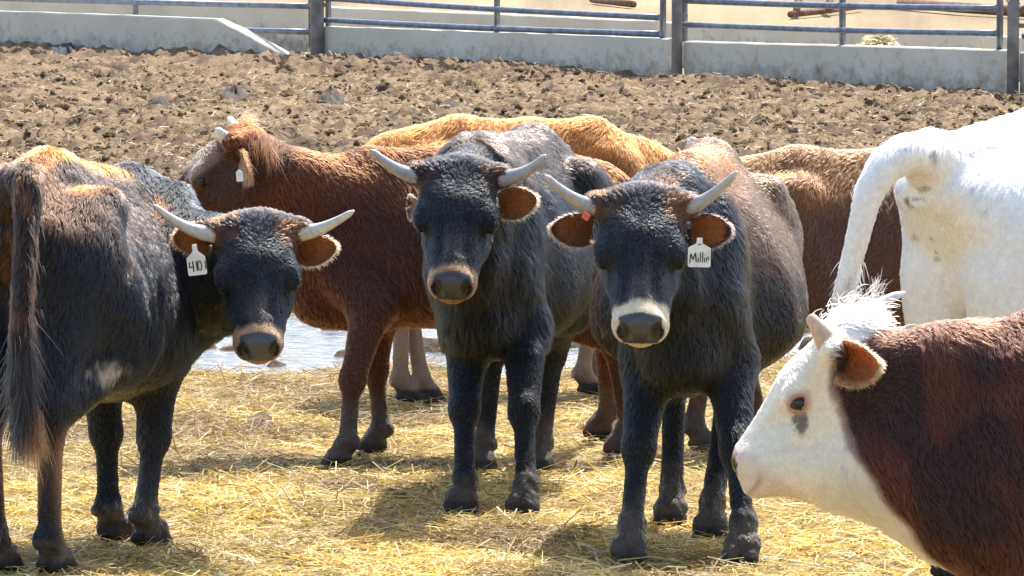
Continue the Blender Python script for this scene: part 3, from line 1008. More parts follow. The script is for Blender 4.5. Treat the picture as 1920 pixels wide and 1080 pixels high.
# clods of trampled manure: uncountable lumps, one object
def lump(nseg=7, nring=4):
    V, F = [], []
    for i in range(nring + 1):
        a = (i / nring) * math.pi / 2 * 1.15
        for j in range(nseg):
            V.append((math.sin(a) * math.cos(2 * math.pi * j / nseg), math.sin(a) * math.sin(2 * math.pi * j / nseg), math.cos(a)))
    for i in range(nring):
        for j in range(nseg):
            F.append((i * nseg + j, (i + 1) * nseg + j, (i + 1) * nseg + (j + 1) % nseg, i * nseg + (j + 1) % nseg))
    return np.array(V), np.array(F)


LV, LF = lump()
sx, sy = scatter(22000, 24.5, 54, .5)
kp = (sy < wall_line_y(sx) - .2) & (pud(sx, sy) > 1.1) & (manure(sx, sy) > .3)
sx, sy = sx[kp], sy[kp]
n = len(sx)
rad = RNG.gamma(3, .0045, n) + .008
big = RNG.random(n) < .006
rad[big] *= RNG.uniform(1.6, 2.6, big.sum())
ph = RNG.uniform(0, 6.28, n)
xs_ = LV[None, :, 0] * rad[:, None] * RNG.uniform(.8, 1.5, n)[:, None]
ys_ = LV[None, :, 1] * rad[:, None]
X_ = xs_ * np.cos(ph)[:, None] - ys_ * np.sin(ph)[:, None] + sx[:, None]
Y_ = xs_ * np.sin(ph)[:, None] + ys_ * np.cos(ph)[:, None] + sy[:, None]
Z_ = LV[None, :, 2] * (rad * RNG.uniform(.5, 1.1, n))[:, None] + (ground_h(sx, sy) - rad * .25)[:, None]
V_ = np.stack([X_, Y_, Z_], -1) + (RNG.random((n, len(LV), 3)) - .5) * rad[:, None, None] * .55
F_ = (LF[None] + (np.arange(n) * len(LV))[:, None, None]).reshape(-1, 4)
kk = sstep(.40, .58, fbm(xy0(sx, sy), 5.5, 3, 8))[:, None]
cc = (np.array((.12, .083, .048)) * (1 - kk) + np.array((.19, .132, .072)) * kk) * (.6 + .7 * RNG.random(n))[:, None]
cc[big] *= .7
so = mesh_np('manure_clods', V_.reshape(-1, 3), F_, M_GROUND, None, True, np.clip(np.repeat(cc, len(LV), 0), 0, 1))
set_props(so, 'dry brown clods of trampled manure across the pen', 'manure', kind='stuff')


def dung(px, py, rx, ry, hgt, label, col, name='dung_pat'):
    c = gp(px, py)
    nr, ns = 9, 30
    V, F, C = [], [], []
    sd = int(px)
    for i in range(nr):
        r = i / (nr - 1)
        for j in range(ns):
            a = 2 * math.pi * j / ns
            q = 1 + .35 * (noise3(np.array([[math.cos(a) * 1.5, math.sin(a) * 1.5, sd]]), 1.3, 3)[0] - .5) * 2
            x, y = c[0] + rx * r * q * math.cos(a), c[1] + ry * r * q * math.sin(a)
            z = float(ground_h(np.array([x]), np.array([y]))[0]) + hgt * (1 - r ** 3) * (.65 + .7 * noise3(np.array([[x, y, 0]]), 26, 7)[0]) - .012 * r
            V.append((x, y, z))
            C.append(np.array(col) * (.6 + .8 * noise3(np.array([[x, y, 0]]), 60, 9)[0]))
    for i in range(nr - 1):
        for j in range(ns):
            F.append([i * ns + j, (i + 1) * ns + j, (i + 1) * ns + (j + 1) % ns, i * ns + (j + 1) % ns])
    return set_props(mesh_np(name, V, F, M_DUNG, None, True, np.array(C)), label, 'dung', 'dung pats on the ground')


M_DUNG = mat_attr('dung', .85, .15, 40, .4)
for a in [(738, 938, .075, .14, .040, 'dark dung pat on straw left of the middle black cow\'s front hooves', (.055, .04, .03)),
          (565, 944, .05, .10, .03, 'small brown dung clump in shaded straw between left cow and middle cow', (.08, .055, .035)),
          (1150, 812, .07, .3, .05, 'brown dung heap between the two front-facing black cows', (.06, .045, .035)),
          (490, 800, .06, .2, .035, 'brown dung pat on straw below the tagged cow\'s muzzle', (.09, .062, .04)),
          (1255, 838, .04, .10, .02, 'small dung pat behind the legs of the cow with the name tag', (.08, .06, .04))]:
    dung(*a)
dung(118, 110, .13, .5, .05, 'bluish dark wet lump below the concrete wall at upper left', (.05, .05, .065), 'wet_lump')
for a in [(300, 205, .10, .35, .08, 'dark clod among the manure behind the left cow'), (440, 190, .13, .45, .09, 'large dark clod above the red cow\'s horns'),
          (618, 200, .13, .45, .11, 'jagged grey brown clod left of the orange cow\'s rump'), (850, 212, .10, .3, .06, 'dark clod just above the orange cow\'s back'),
          (1410, 188, .05, .2, .06, 'small bluish clod right of the middle fence post base')]:
    dung(*a[:5], a[5], (.085, .07, .055), 'manure_clod')

# ------------------------------------------------------------------ concrete bunk walls and pipe fence
M_CONC, nt, N, L, b = mat_new('old_concrete')
tc = N.new('ShaderNodeTexCoord')
na = N.new('ShaderNodeTexNoise'); na.inputs['Scale'].default_value = 1.6; na.inputs['Detail'].default_value = 8
nb_ = N.new('ShaderNodeTexNoise'); nb_.inputs['Scale'].default_value = 9; nb_.inputs['Detail'].default_value = 6; nb_.inputs['Roughness'].default_value = .65
geo = N.new('ShaderNodeNewGeometry')
sx_ = N.new('ShaderNodeSeparateXYZ')
L.new(geo.outputs['Position'], sx_.inputs[0])
L.new(tc.outputs['Object'], na.inputs['Vector']); L.new(tc.outputs['Object'], nb_.inputs['Vector'])
r1 = N.new('ShaderNodeValToRGB'); r1.color_ramp.elements[0].position, r1.color_ramp.elements[1].position = .3, .7
r1.color_ramp.elements[0].color, r1.color_ramp.elements[1].color = (.53, .495, .40, 1), (.66, .62, .51, 1)
L.new(na.outputs['Fac'], r1.inputs[0])
# splashed manure stains, denser near the foot
mr = N.new('ShaderNodeMapRange'); mr.inputs[1].default_value, mr.inputs[2].default_value, mr.inputs[3].default_value, mr.inputs[4].default_value = .05, .36, .27, -.02
L.new(sx_.outputs['Z'], mr.inputs[0])
ad = N.new('ShaderNodeMath'); ad.operation = 'ADD'
L.new(nb_.outputs['Fac'], ad.inputs[0]); L.new(mr.outputs[0], ad.inputs[1])
r2 = N.new('ShaderNodeValToRGB'); r2.color_ramp.elements[0].position, r2.color_ramp.elements[1].position = .57, .92
L.new(ad.outputs[0], r2.inputs[0])
mx = N.new('ShaderNodeMixRGB'); mx.inputs[2].default_value = (.27, .20, .135, 1)
L.new(r2.outputs[0], mx.inputs[0]); L.new(r1.outputs[0], mx.inputs[1]); L.new(mx.outputs[0], b.inputs['Base Color'])
b.inputs['Roughness'].default_value = .9
bp = N.new('ShaderNodeBump'); bp.inputs['Strength'].default_value = .4; bp.inputs['Distance'].default_value = .01
L.new(nb_.outputs['Fac'], bp.inputs['Height']); L.new(bp.outputs[0], b.inputs['Normal'])
M_PIPE = mat_noise('weathered_pipe', (.13, .15, .19), (.24, .27, .33), 14, .42, .1, metallic=.25, spec=.5)
M_POST = mat_noise('dusty_post', (.17, .16, .155), (.28, .265, .25), 9, .7, .1)
M_RUST = mat_noise('rusty_steel', (.10, .05, .03), (.24, .13, .08), 12, .8, .2)
M_WIRE = mat_noise('white_twine', (.55, .52, .46), (.75, .72, .66), 40, .8)

wdir = nz(np.append(WALL_B - WALL_A, 0))
wnor = np.array([-wdir[1], wdir[0], 0.0])
if wnor[1] < 0: wnor = -wnor                                       # points away from the camera


def on_line(px, off=0.0):
    """point of the fence line (shifted off metres away) seen at photo column px"""
    k = (px - 960) / FPX
    A = WALL_A + wnor[:2] * off
    t = (k * A[1] - A[0]) / (wdir[0] - k * wdir[1])
    return np.append(A + wdir[:2] * t, 0)


def ztop(px, py, off=0.0):
    p = on_line(px, off)
    return at(px, py, p[1])[2]


def wall(a, b_, h, th, label, bevel=None, name='concrete_wall', group='concrete feed bunk walls'):
    """upright slab between ground points a and b_, optional sloped end at b_"""
    n_ = wnor * th
    seg = 40
    ts = np.linspace(0, 1, seg)
    Lg = np.linalg.norm(b_ - a)
    top = np.full(seg, h) if np.isscalar(h) else np.interp(ts, [0, 1], h)
    if bevel:
        top = np.minimum(top, np.interp(ts * Lg, [0, Lg - bevel[0], Lg - bevel[0] * .85, Lg], [top[0] + .01, h if np.isscalar(h) else h[1], (h if np.isscalar(h) else h[1]) - .03, bevel[1]]))
    top = top + (noise3(np.stack([ts * Lg, ts * 0, ts * 0 + a[0]], -1), 4, 2) - .5) * .010
    m = MB()
    ch = .012
    V, F = [], []
    for t, z in zip(ts, top):
        p = a + (b_ - a) * t
        for q in ((0, -.35), (0, z - ch), (ch / th, z), (1 - ch / th, z), (1, z - ch), (1, -.35)):
            V.append(p + n_ * q[0] + np.array([0, 0, q[1]]))
    for i in range(seg - 1):
        for k in range(5):
            F.append([i * 6 + k, i * 6 + k + 1, (i + 1) * 6 + k + 1, (i + 1) * 6 + k][::-1])
    F.append(list(range(6)))
    F.append([(seg - 1) * 6 + k for k in range(6)][::-1])
    m.add(V, F)
    o = m.build(name, M_CONC)
    return set_props(o, label, 'concrete wall', group)


TH = .15
wall(on_line(-900, -.28), on_line(530, -.28), (ztop(-200, 12, -.28), ztop(465, 37, -.28)), TH, 'concrete bunk wall with a broken sloping right end, upper left', (1.15, .12))
wall(on_line(608), on_line(1254), (ztop(620, 50), ztop(1250, 72)), TH, 'dirty concrete bunk wall between the left and middle fence posts')
wall(on_line(1283), on_line(1886), (ztop(1283, 77), ztop(1880, 93)), TH, 'stained concrete bunk wall between the middle post and the right post')
wall(on_line(1912), on_line(3400), (ztop(1912, 97), ztop(1912, 97)), TH, 'short piece of concrete wall right of the twine-wrapped post')
# far side of the feed lane
FO = 3.2
wall(on_line(-900, FO), on_line(578, FO), (ztop(300, -2, FO), ztop(578, 8, FO)), TH, 'far concrete wall seen above the broken left wall')
wall(on_line(612, FO), on_line(1228, FO), (ztop(620, 13, FO), ztop(1230, 39, FO)), TH, 'far plain concrete wall behind the middle pipe panel')
wall(on_line(1236, FO), on_line(1840, FO), (ztop(1300, 43, FO), ztop(1800, 66, FO)), TH, 'far concrete wall behind the hay heap')
wall(on_line(1846, FO), on_line(3200, FO), (ztop(1850, 68, FO), ztop(1850, 68, FO)), TH, 'far concrete wall end at the right edge')

# posts
PG = 'steel fence posts'


def post(px, off, rad, label, cap=True, wrap=False):
    p = on_line(px, off)
    m = MB()
    prof = [(-.4, rad), (1.0, rad * .98), (1.72, rad * .97), (1.74, rad * .8), (1.75, .004)]
    m.tube([p + np.array([0, 0, z]) for z, _ in prof], [r for _, r in prof], 18)
    o = set_props(m.build('fence_post', M_POST, None, True), label, 'fence post', PG)
    for z in (.62, .86, 1.15, 1.45):                               # welded lugs
        mm = MB()
        mm.hull([p + np.array([dx, dy, z - .02]) for dx, dy in ((rad * .8, -.012), (rad + .05, -.012), (rad + .05, .012), (rad * .8, .012))],
                [p + np.array([dx, dy, z + .02]) for dx, dy in ((rad * .8, -.012), (rad + .05, -.012), (rad + .05, .012), (rad * .8, .012))])
        mm.build('lug', M_POST, o)
    if wrap:
        w_ = MB()
        pts = [p + np.array([(rad + .008) * math.cos(a), (rad + .008) * math.sin(a), .80 + .012 * a + .02 * math.sin(3 * a)]) for a in np.linspace(0, 15, 70)]
        w_.tube(pts, .007, 6)
        w_.tube([pts[20], pts[20] + np.array([-.10, -.02, .05]), pts[20] + np.array([-.17, 0, .12])], .007, 6)
        w_.build('twine', M_WIRE, o)
    return o


post(595, -.06, .070, 'thick brown steel post between the broken wall and the middle wall')
post(1269, -.06, .050, 'slim steel post standing between the middle and right concrete walls')
post(1899, -.06, .052, 'right-hand steel post with white twine wrapped round it', wrap=True)


def panel(xs, rails, label, off=.08, hi=1.5):
    """pipe panel: rails given as (left z, right z); uprights at photo columns xs"""
    P = [on_line(x, off) for x in xs]
    e = bpy.data.objects.new('pipe_fence', None)
    COL.objects.link(e)
    e.location = P[0]
    set_props(e, label, 'fence panel', 'pipe fence panels')
    for i, p in enumerate(P):
        m = MB()
        lo_ = rails[0][0] + (rails[0][1] - rails[0][0]) * i / (len(P) - 1) - .16
        m.tube([p - P[0] + np.array([0, 0, z]) for z in (max(lo_, .02), hi)], .030, 14)
        m.build('upright', M_PIPE, e, True)
    for a, b_ in rails:
        m = MB()
        n = 16
        pts = [(P[0] + (P[-1] - P[0]) * t) - P[0] + np.array([0, 0, a + (b_ - a) * t - .012 * math.sin(math.pi * t)]) - wnor * .055 for t in np.linspace(-.004, 1.004, n)]
        m.tube(pts, .0285, 14)
        m.build('rail', M_PIPE, e, True)


zr = lambda px, py: ztop(px, py, .03)
panel([-420, 255, 584], [(zr(584, 60) - .02, zr(584, 60)), (zr(250, 3), zr(584, 12)), (.98, .98), (1.22, 1.22)], 'pipe panel left of the thick brown post, its lower rail passing behind the broken wall')
panel([616, 932, 1243], [(zr(616, 38), zr(1243, 64)), (zr(700, -1), zr(1243, 33)), (1.0, 1.0), (1.24, 1.24)], 'pipe panel between the thick brown post and the slim post')
panel([1283, 1579, 1874], [(zr(1283, 46), zr(1874, 63)), (zr(1283, 1), zr(1874, 16)), (1.0, 1.0), (1.24, 1.24)], 'pipe panel in front of the hay heap, right of the slim post')
panel([1930, 2300, 2700], [(.53, .53), (.77, .77), (1.0, 1.0), (1.24, 1.24)], 'pipe panel starting right of the twine-wrapped post')

# heap of hay lying in the feed lane behind the right wall
hc0 = on_line(1650, .75)
Xh, Yh = [], []
n = 5200
a_, r_ = RNG.uniform(0, 6.28, n), np.sqrt(RNG.random(n))
hx, hy_ = hc0[0] + wdir[0] * np.cos(a_) * r_ * .42 + wnor[0] * np.sin(a_) * r_ * .3, hc0[1] + wdir[1] * np.cos(a_) * r_ * .62 + wnor[1] * np.sin(a_) * r_ * .4
hz = (.52 * (1 - r_ ** 1.6)) * RNG.random(n) ** .25
cc = np.array((.74, .65, .40)) * (.7 + .6 * RNG.random(n))[:, None]
ho = ribbons('hay_heap', hx, hy_, hz, RNG.uniform(0, 6.28, n), RNG.normal(0, .22, n), RNG.uniform(.05, .14, n), RNG.uniform(.008, .016, n), cc, M_STRAW, RNG.normal(.03, .08, n))
set_props(ho, 'pale yellow hay heap showing above the right concrete wall', 'hay')

# rusty steel lying in the yard beyond
def rusty(name, segs, label, cat):
    m = MB()
    for pts, r in segs:
        m.tube(pts, r, 10)
    return set_props(m.build(name, M_RUST, None, True), label, cat)


def yard(px, py, z=0.0):
    return gp(px, py, z)


rusty('rusty_scrap', [([yard(1482, 27, .05), yard(1545, 20, .06), yard(1615, 11, .07)], .045), ([yard(1493, 22, .08), yard(1500, 6, .08) + np.array([.05, -.1, .45])], .05),
                     ([yard(1556, 19, .08), yard(1556, 12, .08) + np.array([.0, 0, .35])], .05)], 'rusty steel frame lying on the dry yard beyond the fence', 'metal frame')
rusty('pipe', [([yard(1690, 6, .08), yard(1800, 14, .09), yard(1990, 26, .08)], .075)], 'rusty brown pipe lying on the ground behind the right post', 'pipe')
rusty('pole', [([yard(1110, -1, .05), yard(1188, 8, .05)], .05)], 'short brown pole lying on the yard above the middle wall', 'pole')


# ------------------------------------------------------------------ the cattle
BLK = np.array((.0095, .0112, .014))
BRN = np.array((.10, .048, .022))
ORG = np.array((.34, .115, .022))
GREY = (.56, .54, .49)


def mixc(a, b, m):
    m = np.clip(m, 0, 1)[:, None]
    return a * (1 - m) + np.asarray(b) * m


def coat_black(poll_brown=.8, back=None, body_len=.024):
    def f(P, N, q, hw):
        n = len(P)
        c = np.tile(BLK, (n, 1))
        nn = fbm(P, 7, 3, 71)
        c = mixc(c, BRN * .45, sstep(.52, .72, nn) * .25 * (1 - hw) * sstep(.6, .8, P[:, 2]))
        ln = np.full(n, body_len)
        ln = np.where(N[:, 2] > .4, ln * 1.35, ln)
        ln = ln + .013 * sstep(.22, .42, P[:, 0]) * (P[:, 2] > .48)
        ln = np.where(P[:, 2] < .5, .015, ln)
        ln = ln * (1 - hw) + hw * .013
        top = hw * sstep(.14, .04, q[:, 0]) * sstep(-.14, -.02, q[:, 2])
        ln = ln * (1 - top) + top * .030
        side = sstep(.035, .085, np.abs(q[:, 1])) + sstep(.02, -.03, q[:, 0]) * .2
        c = mixc(c, (.125, .055, .026), top * side * poll_brown * sstep(.30, .62, fbm(q, 26, 3, 3)))
        br = hw * sstep(.26, .31, q[:, 0]) * sstep(.395, .35, q[:, 0]) * sstep(.045, .02, np.abs(q[:, 1])) * sstep(-.09, -.05, q[:, 2])
        c = mixc(c, (.085, .068, .062), br * .5)
        if back: c, ln = back(P, N, q, hw, c, ln)
        return c, ln
    return f


def back_410(P, N, q, hw, c, ln):
    k = (1 - hw) * sstep(.26, .16, P[:, 0] + (fbm(P, 9, 2, 5) - .5) * .14)
    wid = sstep(.92, 1.0, P[:, 2] + (fbm(P, 6, 3, 6) - .5) * .16)
    rump = sstep(-.30, -.42, P[:, 0])
    c = mixc(c, (.022, .0145, .0115), k * sstep(.82, .94, P[:, 2] + (fbm(P, 8, 2, 7) - .5) * .15) * sstep(0, .4, N[:, 2]) * .75)
    c = mixc(c, ORG, k * wid * (1 - rump) * sstep(.66, .86, N[:, 2]) * sstep(.20, .11, np.abs(P[:, 1])))
    c = mixc(c, (.060, .026, .014), k * rump * wid * sstep(.1, .5, N[:, 2]) * .8)
    sp = np.exp(-(P[:, 1] / .045) ** 2) * rump * sstep(.75, .95, P[:, 2])
    c = mixc(c, (.16, .055, .02), sp * k)
    leg = sstep(.46, .32, P[:, 2]) * sstep(0, -.15, P[:, 0])
    c = mixc(c, (.36, .19, .10), leg * .9)
    bel = sstep(.50, .46, P[:, 2]) * np.exp(-((P[:, 0] + .18) / .14) ** 2) * sstep(.30, .14, np.abs(P[:, 1]))
    c = mixc(c, (.60, .50, .36), bel * .9)
    wx, wz = -1.19 + (math.cos(R(70)) * P[:, 0] - math.sin(R(70)) * P[:, 1]), P[:, 2]
    dd = np.hypot((wx + 1.105) / .044, (wz - .548) / .024) + (fbm(P, 34, 3, 7) - .5) * 2.6
    c = mixc(c, (.50, .41, .29), (1 - sstep(.5, 1.3, dd)) * .85 * (N @ np.array([math.cos(R(-160)), math.sin(R(-160)), 0]) > -.3))
    tail = sstep(-.58, -.64, P[:, 0])
    c = mixc(c, (.018, .012, .010), tail * .9)
    c = mixc(c, BLK * .9, tail * sstep(.85, .6, P[:, 2]) * .8)
    edge = tail * sstep(.62, .74, fbm(P * np.array([1, 1, .25]), 30, 2, 9))
    c = mixc(c, (.26, .11, .045), edge * .45)
    ln = np.where((N[:, 2] > .3) & (hw < .2), .036, ln)
    return c, ln


def back_name(P, N, q, hw, c, ln):
    k = (1 - hw)
    br = sstep(.62, .92, P[:, 2] + (fbm(P, 7, 3, 16) - .5) * .25) * sstep(.46, .20, P[:, 0])
    c = mixc(c, (.075, .042, .026), k * br * .95)
    sp = np.exp(-(P[:, 1] / .10) ** 2) * sstep(.98, 1.05, P[:, 2]) * sstep(-.25, -.05, P[:, 0]) * sstep(.42, .32, P[:, 0])
    c = mixc(c, (.28, .09, .025), sp * k * (.5 + fbm(P, 12, 2, 8)))
    rd = sstep(-.22, -.30, P[:, 0])
    c = mixc(c, (.055, .038, .030), rd * k * br * .8)
    mud = sstep(.60, .68, fbm(P, 16, 3, 15)) * k * sstep(.3, .0, P[:, 0])
    c = mixc(c, (.12, .09, .06), mud * .4)
    return c, np.where((N[:, 2] > .3) & (hw < .2), .022, ln)


def back_mid(P, N, q, hw, c, ln):
    k = (1 - hw) * sstep(.95, 1.05, P[:, 2])
    return mixc(c, (.05, .035, .028), k * .6), ln


def coat_red(base, top, belly, orange_top=0.0, face=None, toplen=.045, legc=None):
    def f(P, N, q, hw):
        n = len(P)
        nn = fbm(P, 6, 3, 81)
        c = np.array(base)[None] * (.75 + .5 * nn)[:, None]
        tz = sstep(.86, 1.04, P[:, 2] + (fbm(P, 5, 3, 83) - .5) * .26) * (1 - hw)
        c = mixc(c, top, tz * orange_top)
        c = mixc(c, belly, sstep(.60, .48, P[:, 2]) * .5 * (1 - hw))
        if legc is not None:
            c = mixc(c, legc, sstep(.44, .34, P[:, 2]) * .8)
        ln = np.where(N[:, 2] > .3, toplen, .024)
        ln = np.where(P[:, 2] < .5, .014, ln)
        ln = ln * (1 - hw) + .011 * hw
        tp = hw * sstep(.10, .02, q[:, 0]) * sstep(-.14, -.04, q[:, 2])
        ln = ln * (1 - tp) + .032 * tp
        c = mixc(c, np.array(top) * .9, tp * .6)
        if face: c, ln = face(P, N, q, hw, c, ln)
        return c, ln
    return f


def red_face(P, N, q, hw, c, ln):
    # light scuffed forehead, darker bar across the face, pinkish eye
    fo = hw * sstep(.06, .10, q[:, 0]) * sstep(-.075, -.045, q[:, 2]) * sstep(.26, .20, q[:, 0])
    c = mixc(c, (.30, .20, .14), fo * .7)
    bar = hw * sstep(-.03, -.07, q[:, 2]) * sstep(.05, .09, q[:, 0]) * sstep(.24, .15, q[:, 0])
    c = mixc(c, (.060, .035, .028), bar * .8)
    return c, ln


def coat_white(P, N, q, hw):
    n = len(P)
    c = np.tile(np.array((.93, .91, .86)), (n, 1)) * (.97 + .03 * fbm(P, 5, 3, 2))[:, None]
    sp = sstep(.72, .77, fbm(P * np.array([1, 1, .8]), 17, 3, 47)) * sstep(.62, .8, P[:, 2])
    c = mixc(c, (.10, .10, .11), sp * .8)
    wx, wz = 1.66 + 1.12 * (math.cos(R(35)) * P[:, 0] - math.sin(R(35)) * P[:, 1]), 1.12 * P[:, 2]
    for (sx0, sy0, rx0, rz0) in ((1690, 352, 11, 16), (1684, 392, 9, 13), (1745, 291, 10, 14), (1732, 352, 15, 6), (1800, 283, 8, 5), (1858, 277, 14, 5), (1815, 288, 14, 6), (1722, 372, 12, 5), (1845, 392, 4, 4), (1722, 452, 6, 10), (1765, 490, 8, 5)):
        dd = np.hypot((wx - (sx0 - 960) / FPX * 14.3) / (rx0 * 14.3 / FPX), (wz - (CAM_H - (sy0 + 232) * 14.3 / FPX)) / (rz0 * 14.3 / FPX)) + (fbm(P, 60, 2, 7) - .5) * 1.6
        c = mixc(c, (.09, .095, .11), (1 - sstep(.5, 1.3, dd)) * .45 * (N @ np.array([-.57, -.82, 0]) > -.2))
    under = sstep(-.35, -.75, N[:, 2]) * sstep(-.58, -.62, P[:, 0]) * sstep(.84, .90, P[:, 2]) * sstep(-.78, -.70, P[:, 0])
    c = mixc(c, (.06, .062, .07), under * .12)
    c = mixc(c, (.80, .74, .60), sstep(.80, .50, P[:, 2]) * .5)
    ln = np.where(N[:, 2] > .3, .030, .017)
    ln = np.where(P[:, 2] < .45, .014, ln)
    return c, ln


def coat_hereford(P, N, q, hw):
    n = len(P)
    nn = fbm(P * np.array([1, 1, .55]), 8, 3, 91)
    c = np.tile(np.array((.022, .0085, .0065)), (n, 1))
    c = mixc(c, (.085, .022, .010), sstep(.47, .68, nn) * .8)
    c = mixc(c, (.14, .050, .028), sstep(.98, 1.07, P[:, 2]) * .6)
    wob = (fbm(P, 11, 3, 6) - .5) * .05
    xb = np.interp(P[:, 2], np.array([.30, .36, .44, .65, .80, .90, .98]) / .84, np.array([.44, .49, .56, .715, .765, .755, .70]) / .84)
    white = sstep(-.012, .022, P[:, 0] - xb + wob)
    white = np.clip(white + hw * sstep(.05, 0, q[:, 0]) * sstep(-.09, -.05, q[:, 2]) * sstep(.10, .07, np.abs(q[:, 1])), 0, 1)
    thr = white * (1 - hw)
    c = mixc(c, np.array((.86, .78, .60)), white)
    rim = white * 4 * (1 - white)
    c = mixc(c, (.17, .045, .014), rim * .5)
    snow = white * hw * sstep(.06, .0, q[:, 0])
    c = mixc(c, (.93, .90, .84), snow)
    for s in (-1, 1):                                              # dark tear stain below the eye
        qq = q - np.array([.222, .105 * s, -.086])
        e = np.stack([(qq[:, 0] * .72 - qq[:, 2] * .69) / .060, qq[:, 1] / .06, (qq[:, 0] * .69 + qq[:, 2] * .72) / .022], -1)
        c = mixc(c, (.060, .048, .045), (1 - sstep(.65, 1.1, np.linalg.norm(e, axis=1) + (fbm(P, 90, 2, 3) - .5) * .9)) * .85)
    for s in (-1, 1):
        dd = np.linalg.norm((q - np.array([.197, .115 * s, -.064])) / np.array([.046, .05, .034]), axis=1)
        c = mixc(c, (.66, .44, .37), (1 - sstep(.75, 1.15, dd)) * .7)
    pk = hw * sstep(.36, .41, q[:, 0])
    c = mixc(c, (.66, .50, .42), pk * .6)
    ln = np.where(N[:, 2] > .4, .026, .024)
    ln = ln * (1 - hw) + .010 * hw
    tp = hw * sstep(.09, .0, q[:, 0]) * sstep(-.15, -.04, q[:, 2])
    ln = ln * (1 - tp) + .022 * tp
    ln = np.where(thr > .5, .03, ln)
    return c, ln


def horns_sym(out=.155, rise=.06, fwd=.05, r0=.033, c0=GREY, c1=(.42, .40, .37), r1=.010):
    return [dict(pts=[(.026, .105 * s, -.045), (.040, (.105 + out * .45) * s, -.030), (.015, (.105 + out * .85) * s, -.02 + fwd * .6), (-rise, (.105 + out * 1.1) * s, fwd)], r0=r0, r1=r1, c0=c0, c1=c1) for s in (1, -1)]


ORANGE_EAR, EAR_RIM = (.50, .17, .05), (.27, .13, .055)
CAMF = (0, -1, .1)                                                 # towards the viewer's side of the pen


def strokes_410():
    return [([(.14, .28), (.10, .56), (.36, .54)], .035), ([(.31, .24), (.31, .80)], .035), ([(.50, .26), (.50, .78)], .035),
            ([(.66 + .10 * math.cos(a), .52 + .25 * math.sin(a)) for a in np.linspace(0, 2 * math.pi, 17)], .032), ([(.955, .30), (.96, .72)], .03)]


def strokes_name():
    arc = lambda cx, cy, rx, ry, a0, a1, k=10: [(cx + rx * math.cos(a), cy + ry * math.sin(a)) for a in np.linspace(a0, a1, k)]
    return [([(.08, .80), (.12, .34), (.22, .62), (.33, .30), (.37, .74)], .030), ([(.45, .52), (.45, .76)], .030), ([(.45, .38), (.455, .41)], .026),
            ([(.55, .26), (.54, .76)], .028), ([(.65, .25), (.64, .76)], .028), ([(.73, .52), (.73, .76)], .028), ([(.735, .38), (.74, .41)], .026),
            ([(.80, .62), (.92, .60)] + arc(.865, .62, .06, .13, 0, -4.9, 12), .020),
            ([(.44, -.36), (.56, -.36)], .022), ([(.50, -.36), (.50, -.12)], .022), ([(.43, -.12), (.57, -.12)], .022)]


COWS = []
# black cow on the left, seen from behind, head turned back
Y4 = 15.08
COWS.append(dict(
    name='cow', label='black cow at left with rump to the viewer, white numbered tag in its ear', S=1.0, HS=.93, loc=(-1.19, 15.2), slim=.94, yaw=70, wide=1.14, egg=.42, drop=.062,
    hooves=[gp(210, 1012), gp(278, 1036), gp(-2, 1086), gp(100, 1090)], poll=at(482, 404, Y4), hyaw=-87, hpitch=50, hroll=1, crest=(.04, -.06, -.07), throat=(.02, -.06, -.03),
    coat=coat_black(1.0, back_410, .028), ring=(.36, .225, .115), glossy=True, mudtop=.15, hairs=210000, hr=.0007,
    horns=[dict(pts=[(.030, -.095, -.045), (.045, -.16, -.04), (.03, -.22, -.03), ('w', *at(287, 384, 15.05))], r0=.031, r1=.008, c0=(.52, .50, .45), c1=(.58, .54, .47)),
           dict(pts=[(.030, .095, -.045), (.045, .15, -.04), (.035, .20, -.03), ('w', *at(664, 395, 15.05))], r0=.031, r1=.008, c0=(.52, .50, .45), c1=(.58, .54, .47))],
    ears=[dict(base=('w', *at(398, 446, 15.12)), tip_dir=(-1, -.15, .02), open_dir=(.15, -1, -.1), L=.115, Wd=.095, inner=ORANGE_EAR, outer=tuple(BLK * 2), rim=(.24, .10, .045)),
          dict(base=('w', *at(556, 470, 15.12)), tip_dir=(1, -.1, .12), open_dir=(-.1, -1, -.1), L=.120, Wd=.092, inner=(.44, .16, .05), outer=tuple(BLK * 2), rim=EAR_RIM)],
    tags=[dict(top=at(364, 458, 14.96), right=(1, 0, .12), down=(.22, 0, -1), size=(.052, .053), strokes=strokes_410(), neck=.62, label='white ear tag with the number 4101')],
    tail=[at(52, 330, 14.5), at(50, 430, 14.44), at(42, 560, 14.42), at(38, 700, 14.43), at(42, 790, 14.45)], tailr=[.055, .042, .028, .026, .030, .018],
    locks=[([at(45, 600, 14.43), at(42, 700, 14.43), at(44, 770, 14.45)], 3000, .011, .11, (.011, .010, .010), (0.02, -.05, -1)),
           ([at(56, 760, 14.44), at(60, 800, 14.44)], 420, .012, .09, (.26, .085, .03), (.05, -.05, -1)),
           ([at(62, 400, 14.42), at(56, 540, 14.40), at(54, 640, 14.40)], 200, .010, .03, (.10, .045, .022), (.25, -.2, -1))]))
